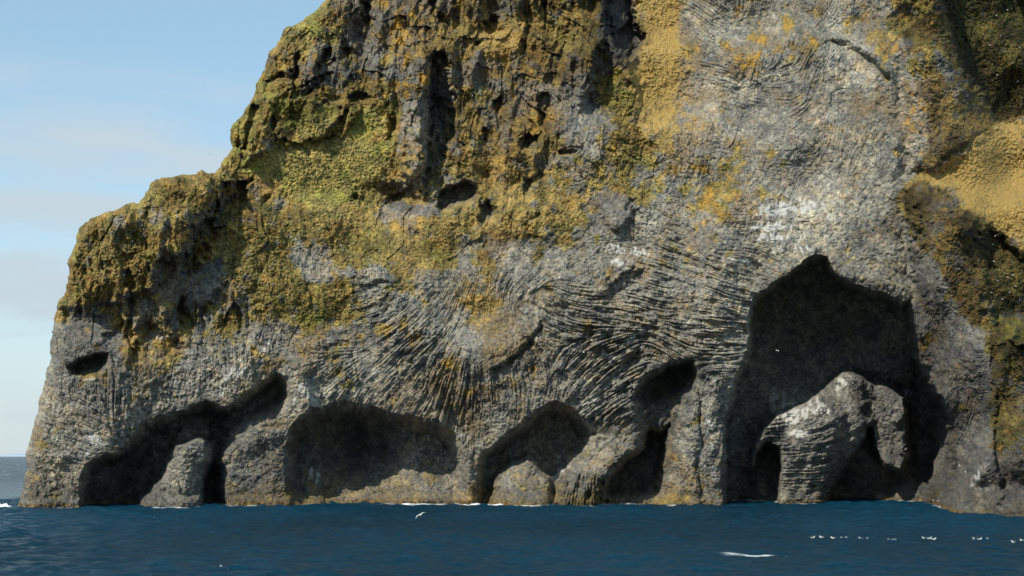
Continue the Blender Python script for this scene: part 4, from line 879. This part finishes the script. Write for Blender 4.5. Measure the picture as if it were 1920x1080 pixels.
# ------------------------------------------------------------------ far snowy hills on the horizon
def plain_mat(name, colr, rough=.7, var=None):
    m = bpy.data.materials.new(name); m.use_nodes = True
    nt = m.node_tree; p = nt.nodes['Principled BSDF']
    p.inputs['Roughness'].default_value = rough
    if var:
        g = N(nt, 'ShaderNodeTexCoord')
        nn = noise_n(nt, g.outputs['Object'], var[0], 3, .6)
        nt.links.new(ramp(nt, nn, [(.35, colr), (.65, var[1])]), p.inputs['Base Color'])
    else:
        p.inputs['Base Color'].default_value = (*colr, 1)
    return m
m_hill = plain_mat('snow_hill', (.33, .42, .52), .9, (.0012, (.42, .50, .60)))
hx = np.linspace(-7600, -2500, 90); hy = np.linspace(15000, 18500, 14)
HX, HY = np.meshgrid(hx, hy)
hh = 0
for k, (w, a) in enumerate([(1900, 46), (800, 20), (330, 9)]):
    hh = hh + a * np.sin(HX / w * 6.28 + k * 1.7 + HY / 2500)
HZ = (30 + hh * .4) * np.sin(np.pi * (HY - 15000) / 3500) * sm(-4200, -5600, HX) + 10 * np.sin(np.pi * (HY - 15000) / 3500)
vv = np.stack([HX.ravel(), HY.ravel(), HZ.ravel() - 8], -1)
ff = [(j * 90 + i, j * 90 + i + 1, (j + 1) * 90 + i + 1, (j + 1) * 90 + i) for j in range(13) for i in range(89)]
hill = simple_mesh('hill', vv, ff, m_hill); tag(hill, kind='structure')

# ------------------------------------------------------------------ surf breaking on the left foot
m_foam = plain_mat('surf', (.80, .84, .86), .8, (3.0, (.62, .70, .75)))
def surf(px, py, L, Wd, Hh, seed):
    g = np.random.default_rng(seed)
    Yc = sea_depth(py); xc = (px - 960) / F * Yc
    nu, nv = 60, 26
    U, V = np.meshgrid(np.linspace(-1, 1, nu), np.linspace(-1, 1, nv))
    env = np.clip(1 - U ** 2 - V ** 2, 0, 1) ** .7
    z = 0
    for w in (2.5, 5, 9, 15):
        z = z + np.abs(np.sin(U * w * 1.9 + g.uniform(0, 6) + 1.5 * np.sin(V * w))) * np.abs(np.cos(V * w + g.uniform(0, 6) + U * w * .4)) / w ** .6
    Zz = env * (z / z.max() * .8 + .25) * Hh - .06
    v = np.stack([(xc + U * L * (1 + .1 * np.sin(V * 5))).ravel(), (Yc + V * Wd).ravel(), Zz.ravel()], -1)
    f = [(j * nu + i, j * nu + i + 1, (j + 1) * nu + i + 1, (j + 1) * nu + i) for j in range(nv - 1) for i in range(nu - 1)]
    return v, f
vs_, fs_ = [], []
for a in [(16, 951, 1.7, 1.1, .85, 1), (-8, 953, 2.6, .9, .30, 2), (26, 952, 1.2, .9, .4, 3)]:
    v, f = surf(*a); o = sum(len(q) for q in vs_)
    vs_.append(v); fs_ += [tuple(i + o for i in q) for q in f]
sf = simple_mesh('surf_foam', np.concatenate(vs_), fs_, m_foam); tag(sf, kind='stuff', label='white surf breaking against the left foot of the cliff', cat='surf')

# ------------------------------------------------------------------ seabirds
m_white = plain_mat('bird_white', (.80, .80, .78), .7, (12, (.70, .70, .68)))
m_grey = plain_mat('bird_grey', (.28, .29, .31), .7, (12, (.22, .23, .25)))
m_black = plain_mat('bird_black', (.03, .03, .035), .6)
m_beak = plain_mat('bird_beak', (.55, .40, .08), .5)
def loft(path, radii, squash=1.0, n=10):
    """closed tube through path points with elliptical rings"""
    path = [Vector(p) for p in path]; verts = []; faces = []
    for i, p in enumerate(path):
        t = (path[min(i + 1, len(path) - 1)] - path[max(i - 1, 0)]).normalized()
        side = Vector((0, 1, 0)); up = side.cross(t).normalized() * -1
        for k in range(n):
            a = 2 * math.pi * k / n
            verts.append(p + side * math.cos(a) * radii[i] + up * math.sin(a) * radii[i] * squash)
    for i in range(len(path) - 1):
        for k in range(n):
            faces.append((i * n + k, i * n + (k + 1) % n, (i + 1) * n + (k + 1) % n, (i + 1) * n + k))
    faces.append(tuple(range(n))[::-1]); faces.append(tuple((len(path) - 1) * n + k for k in range(n)))
    return verts, faces
def join(parts):
    V, Fc = [], []
    for v, f in parts:
        o = len(V); V += list(v); Fc += [tuple(i + o for i in q) for q in f]
    return V, Fc
def sitting_bird(name, s=1.0):
    """bird facing +x: body with neck and head as one surface, folded wings, beak and tail"""
    root = bpy.data.objects.new(name, None); COL.objects.link(root)
    v, f = loft([(-.24, 0, .10), (-.19, 0, .09), (-.10, 0, .085), (0, 0, .085), (.09, 0, .10), (.135, 0, .135), (.15, 0, .175), (.165, 0, .205), (.195, 0, .212), (.215, 0, .208)],
                [.012, .04, .075, .088, .075, .05, .038, .042, .036, .014], .9)
    simple_mesh('body', [q * s for q in v], f, m_white, root)
    for sd in (1, -1):
        v, f = loft([(-.30, sd * .03, .125), (-.20, sd * .045, .125), (-.08, sd * .060, .125), (.03, sd * .066, .12), (.08, sd * .055, .11)], [.006, .028, .045, .042, .012], .8, 8)
        simple_mesh('wing', [q * s for q in v], f, m_grey, root)
    v, f = loft([(.208, 0, .208), (.235, 0, .203), (.255, 0, .196)], [.013, .010, .003], .9, 6)
    simple_mesh('beak', [q * s for q in v], f, m_beak, root)
    return root
def wing_mesh(sd, droop):
    """long pointed gull wing with a bend at the wrist, real thickness"""
    st = [(0.0, .07, -.09, 0.0, .022), (.18, .10, -.07, .05, .018), (.33, .11, -.04, .07, .013), (.48, .06, -.06, .03 - droop * .3, .009), (.62, -.02, -.09, -.03 - droop, .005), (.70, -.10, -.12, -.06 - droop * 1.4, .002)]
    V, Fc = [], []
    for (y, xf, xr, z, th_) in st:
        xm = (xf + xr) / 2
        V += [Vector((xf, sd * (y + .03), z)), Vector((xm, sd * (y + .03), z + th_)), Vector((xr, sd * (y + .03), z)), Vector((xm, sd * (y + .03), z - th_ * .6))]
    for i in range(len(st) - 1):
        for k in range(4):
            q = (i * 4 + k, i * 4 + (k + 1) % 4, (i + 1) * 4 + (k + 1) % 4, (i + 1) * 4 + k)
            Fc.append(q if sd > 0 else q[::-1])
    Fc.append((0, 1, 2, 3)); e = (len(st) - 1) * 4; Fc.append((e + 3, e + 2, e + 1, e))
    return V, Fc
def flying_bird(name, droop=.05):
    root = bpy.data.objects.new(name, None); COL.objects.link(root)
    v, f = loft([(-.26, 0, 0), (-.22, 0, 0), (-.12, 0, 0), (0, 0, 0), (.10, 0, .005), (.16, 0, .012), (.20, 0, .015), (.225, 0, .012)], [.03, .035, .05, .062, .052, .036, .036, .014], .85)
    simple_mesh('body', v, f, m_white, root)
    for sd in (1, -1):
        v, f = wing_mesh(sd, droop)
        simple_mesh('wing', v, f, m_white if name else m_grey, root, smooth=False)
    v, f = loft([(.218, 0, .012), (.245, 0, .008), (.262, 0, .002)], [.012, .009, .003], .9, 6)
    simple_mesh('beak', v, f, m_beak, root)
    return root
def copy_tree(o):
    c_ = o.copy(); COL.objects.link(c_)
    for ch in [x for x in COL.objects if x.parent == o]:
        d = ch.copy(); COL.objects.link(d); d.parent = c_; d.matrix_parent_inverse = ch.matrix_parent_inverse.copy()
    return c_
# rafts of birds on the water
proto = sitting_bird('seabird')
FL = [(1524, 1008, 'first at the left end of the row'), (1540, 1009, 'second from the row\'s left end'), (1555, 1010, 'upper bird of a close pair left of the row'),
      (1562, 1013, 'lower bird of a close pair left of the row'), (1578, 1013, 'bright bird ahead of a faint one in the row'), (1587, 1013, 'faint bird just right of a brighter one'),
      (1614, 1012, 'left bird of a touching trio'), (1623, 1012, 'middle bird of a touching trio'), (1629, 1012, 'right bird of a touching trio'),
      (1665, 1012, 'bright bird leading two faint ones'), (1673, 1013, 'faint bird behind a bright leader'), (1679, 1013, 'last faint bird behind a bright leader'),
      (1732, 1015, 'left one of a spaced trio'), (1743, 1015, 'middle one of a spaced trio'), (1751, 1015, 'right one of a spaced trio'),
      (1826, 1014, 'left one of the pair below the promontory'), (1837, 1014, 'right one of the pair below the promontory'), (1852, 1015, 'faint one trailing the pair'),
      (1900, 1020, 'brightest and lowest bird at the right end'), (1917, 1015, 'last bird, cut by the right edge')]
brng = np.random.default_rng(9)
for i, (px, py, lab) in enumerate(FL):
    o = proto if i == 0 else copy_tree(proto)
    Yd = sea_depth(py + 1.2)
    bx = (px - 960) / F * (Yd * cp - CAM_H * sp)
    bi = np.searchsorted(sx, bx); bj = np.searchsorted(sy, Yd)
    o.location = (bx, Yd, float(SZ[bj - 2:bj + 2, bi - 1:bi + 1].max()) - .03)
    o.rotation_euler = (0, 0, brng.choice([0, math.pi]) + brng.normal() * .35)
    sc_ = 0.62 if 'faint' in lab else 1.15
    o.scale = (sc_,) * 3
    tag(o, 'white seabird on the water, ' + lab, 'seabird', 'seabirds floating in a row on the water')
# birds in flight
fb = flying_bird('flying_seabird')
def place_fly(o, px, py, Yd, rot, sc_, lab, group='seabirds in flight'):
    x, y, z = unproject(px, py, Yd); o.location = (x, y, z); o.rotation_euler = rot; o.scale = (sc_,) * 3
    tag(o, lab, 'seabird', group)
place_fly(fb, 788, 965, 175, (R(-28), R(-10), R(115)), 1.05, 'white gull gliding low over the water with one wing dipped')
place_fly(copy_tree(fb), 1457, 657, 250, (R(10), 0, R(20)), 1.0, 'white seabird flying across the dark mouth of the great cave')
place_fly(copy_tree(fb), 57, 605, 230, (R(20), 0, R(60)), .8, 'tiny pale seabird flying in the sky left of the headland')
place_fly(copy_tree(fb), 395, 290, 235, (R(-20), 0, R(100)), .7, 'tiny seabird flying against the sky above the left shoulder of the cliff')
place_fly(copy_tree(fb), 414, 1062, 115, (R(15), 0, R(10)), .5, 'tiny white seabird skimming the water near the lower left')
# birds resting on ledges
PB = {
 'small white seabird resting on the mossy left shoulder of the cliff': [(383, 362), (333, 405), (214, 480), (233, 515), (288, 473), (300, 498), (197, 520), (248, 452), (318, 440), (270, 430), (206, 547), (262, 508), (350, 395), (236, 470)],
 'small white seabird resting among green tussocks below the grass slope': [(481, 513), (504, 419), (495, 508), (520, 455), (546, 478), (470, 470), (512, 532), (560, 440), (600, 430), (452, 505), (640, 460), (655, 480), (690, 440), (671, 455), (534, 420), (420, 520), (447, 560), (585, 405), (712, 470)],
 'small white seabird resting on the brown crags high on the cliff': [(816, 120), (925, 155), (886, 179), (905, 257), (919, 332), (711, 391), (811, 385), (962, 96), (1010, 66), (1042, 42), (870, 92), (740, 130), (1000, 168), (620, 42), (668, 60), (836, 300)],
 'small white seabird resting among blocks beside the yellow slope': [(1140, 205), (1118, 192), (1175, 250), (1205, 300), (1160, 290), (1192, 330), (1100, 310), (1222, 262)],
 'white seabird perched on a ledge of the grey columns': [(1050, 520), (1152, 491), (1172, 470), (1195, 625), (1204, 652), (1094, 660), (1330, 575), (1312, 612), (1290, 541), (1408, 562), (655, 705), (792, 690), (781, 681), (735, 622), (1262, 545), (1240, 470), (1068, 566), (1340, 640), (1110, 638)],
 'white seabird perched on the rock inside the great cave': [(1556, 740), (1562, 752), (1538, 762), (1546, 770), (1552, 775), (1585, 762), (1594, 690), (1582, 691), (1599, 718), (1535, 725), (1570, 770), (1690, 738), (1703, 732), (1702, 752), (1694, 775), (1682, 790), (1698, 842), (1516, 680), (1486, 716), (1446, 732), (1455, 745), (1472, 738), (1468, 750), (1448, 758), (1505, 722), (1517, 735)],
 'small white seabird resting on the dark mossy wall at the upper right': [(1868, 28), (1889, 18), (1905, 46), (1876, 66), (1884, 96), (1912, 88), (1855, 84), (1898, 118), (1870, 140), (1908, 152)],
 'small white seabird resting on the mossy slope right of the brown spur': [(1850, 435), (1866, 442), (1862, 458), (1874, 505), (1884, 512), (1890, 520), (1899, 515), (1870, 525), (1905, 536), (1880, 560), (1893, 548), (1858, 548), (1912, 562), (1864, 490)],
}
pb_ = sitting_bird('perched_seabird'); first = True; perched = []
for lab, pts in PB.items():
    for (px, py) in pts:
        o = pb_ if first else copy_tree(pb_); first = False
        win = D[max(0, int(py - Y0) - 2):int(py - Y0) + 3, int(px - X0) - 2:int(px - X0) + 3]
        x, y, z = unproject(px, py + 1.5, float(win.min()) - .10)
        o.location = (x, y, z); o.rotation_euler = (0, R(-12), brng.uniform(0, 6.28)); s_ = brng.uniform(.75, 1.15); o.scale = (s_,) * 3
        perched.append((o, px, py, lab))
LM = [('the eye-shaped hollow', 165, 688), ('the pale yellow patch', 305, 655), ('the long shadow of the left block', 400, 430), ('the left skyline corner', 150, 430), ('the stepped skyline knob', 378, 320),
      ('the upright dark cleft', 345, 580), ('the tan panel of the left block', 320, 510), ('the foot of the grass slope', 560, 395), ('the top of the grass slope', 690, 220), ('the largest brow hole', 862, 365), ('the small brow hole', 742, 368),
      ('the triangular hole', 912, 400), ('the dark gully', 822, 250), ('the tall buttress', 775, 150), ('the summit edge', 640, 20), ('the dark prow', 1160, 60), ('the yellow slope', 1240, 100), ('the grey slab', 1150, 400), ('the ring-shaped hole', 1064, 288),
      ('the oval crag hole', 990, 265), ('the long orange streak', 765, 130), ('the yellow tuft of the fan', 900, 571), ('the diagonal step in the columns', 975, 655), ('the left hollow under the pillar', 1262, 715), ('the white stained ledges', 1470, 410),
      ('the left jamb of the great cave', 1395, 650), ('the peak of the great cave', 1540, 490), ('the rounded top of the inner rock', 1595, 700), ('the whitest ledge of the inner rock', 1478, 790), ('the right shoulder of the inner rock', 1690, 750), ('the white speckled back wall', 1460, 740),
      ('the saddle of the inner rock', 1545, 755), ('the notch in the inner rock', 1640, 830), ('the upper right shadow line', 1800, 90), ('the top right corner', 1905, 20), ('the right edge below the corner', 1910, 130),
      ('the brown spur', 1800, 450), ('the dark band under the golden slope', 1875, 440), ('the right edge at mid height', 1915, 540), ('the dark notch of the columns', 1170, 530), ('the mossy shelf', 640, 575), ('the blocky rock face', 570, 480), ('the green tussock patch', 690, 470)]
import collections
bins = collections.defaultdict(list)
for o, px, py, lab in perched:
    nm, lx, ly = min(LM, key=lambda q: (q[1] - px) ** 2 + (q[2] - py) ** 2)
    dx, dy = px - lx, py - ly
    if abs(dx) < 12 and abs(dy) < 12: w = 'right at'
    elif abs(dy) > abs(dx): w = 'below' if dy > 0 else 'above'
    else: w = 'right of' if dx > 0 else 'left of'
    bins[(w, nm)].append((math.hypot(dx, dy), o, lab))
for (w, nm), L in bins.items():
    L.sort(key=lambda q: q[0])
    for i, (d_, o, lab) in enumerate(L):
        rank = '' if len(L) == 1 else [', nearest to it', ', second nearest', ', third nearest', ', fourth nearest', ', fifth nearest', ', sixth nearest', ', seventh nearest'][i]
        if i == len(L) - 1 and i > 0: rank = ', farthest from it'
        tag(o, 'small white seabird perched ' + w + ' ' + nm + rank, 'seabird', lab.replace('small ', '').replace('seabird', 'seabirds'))
print('done', round(time.time() - T0, 1))
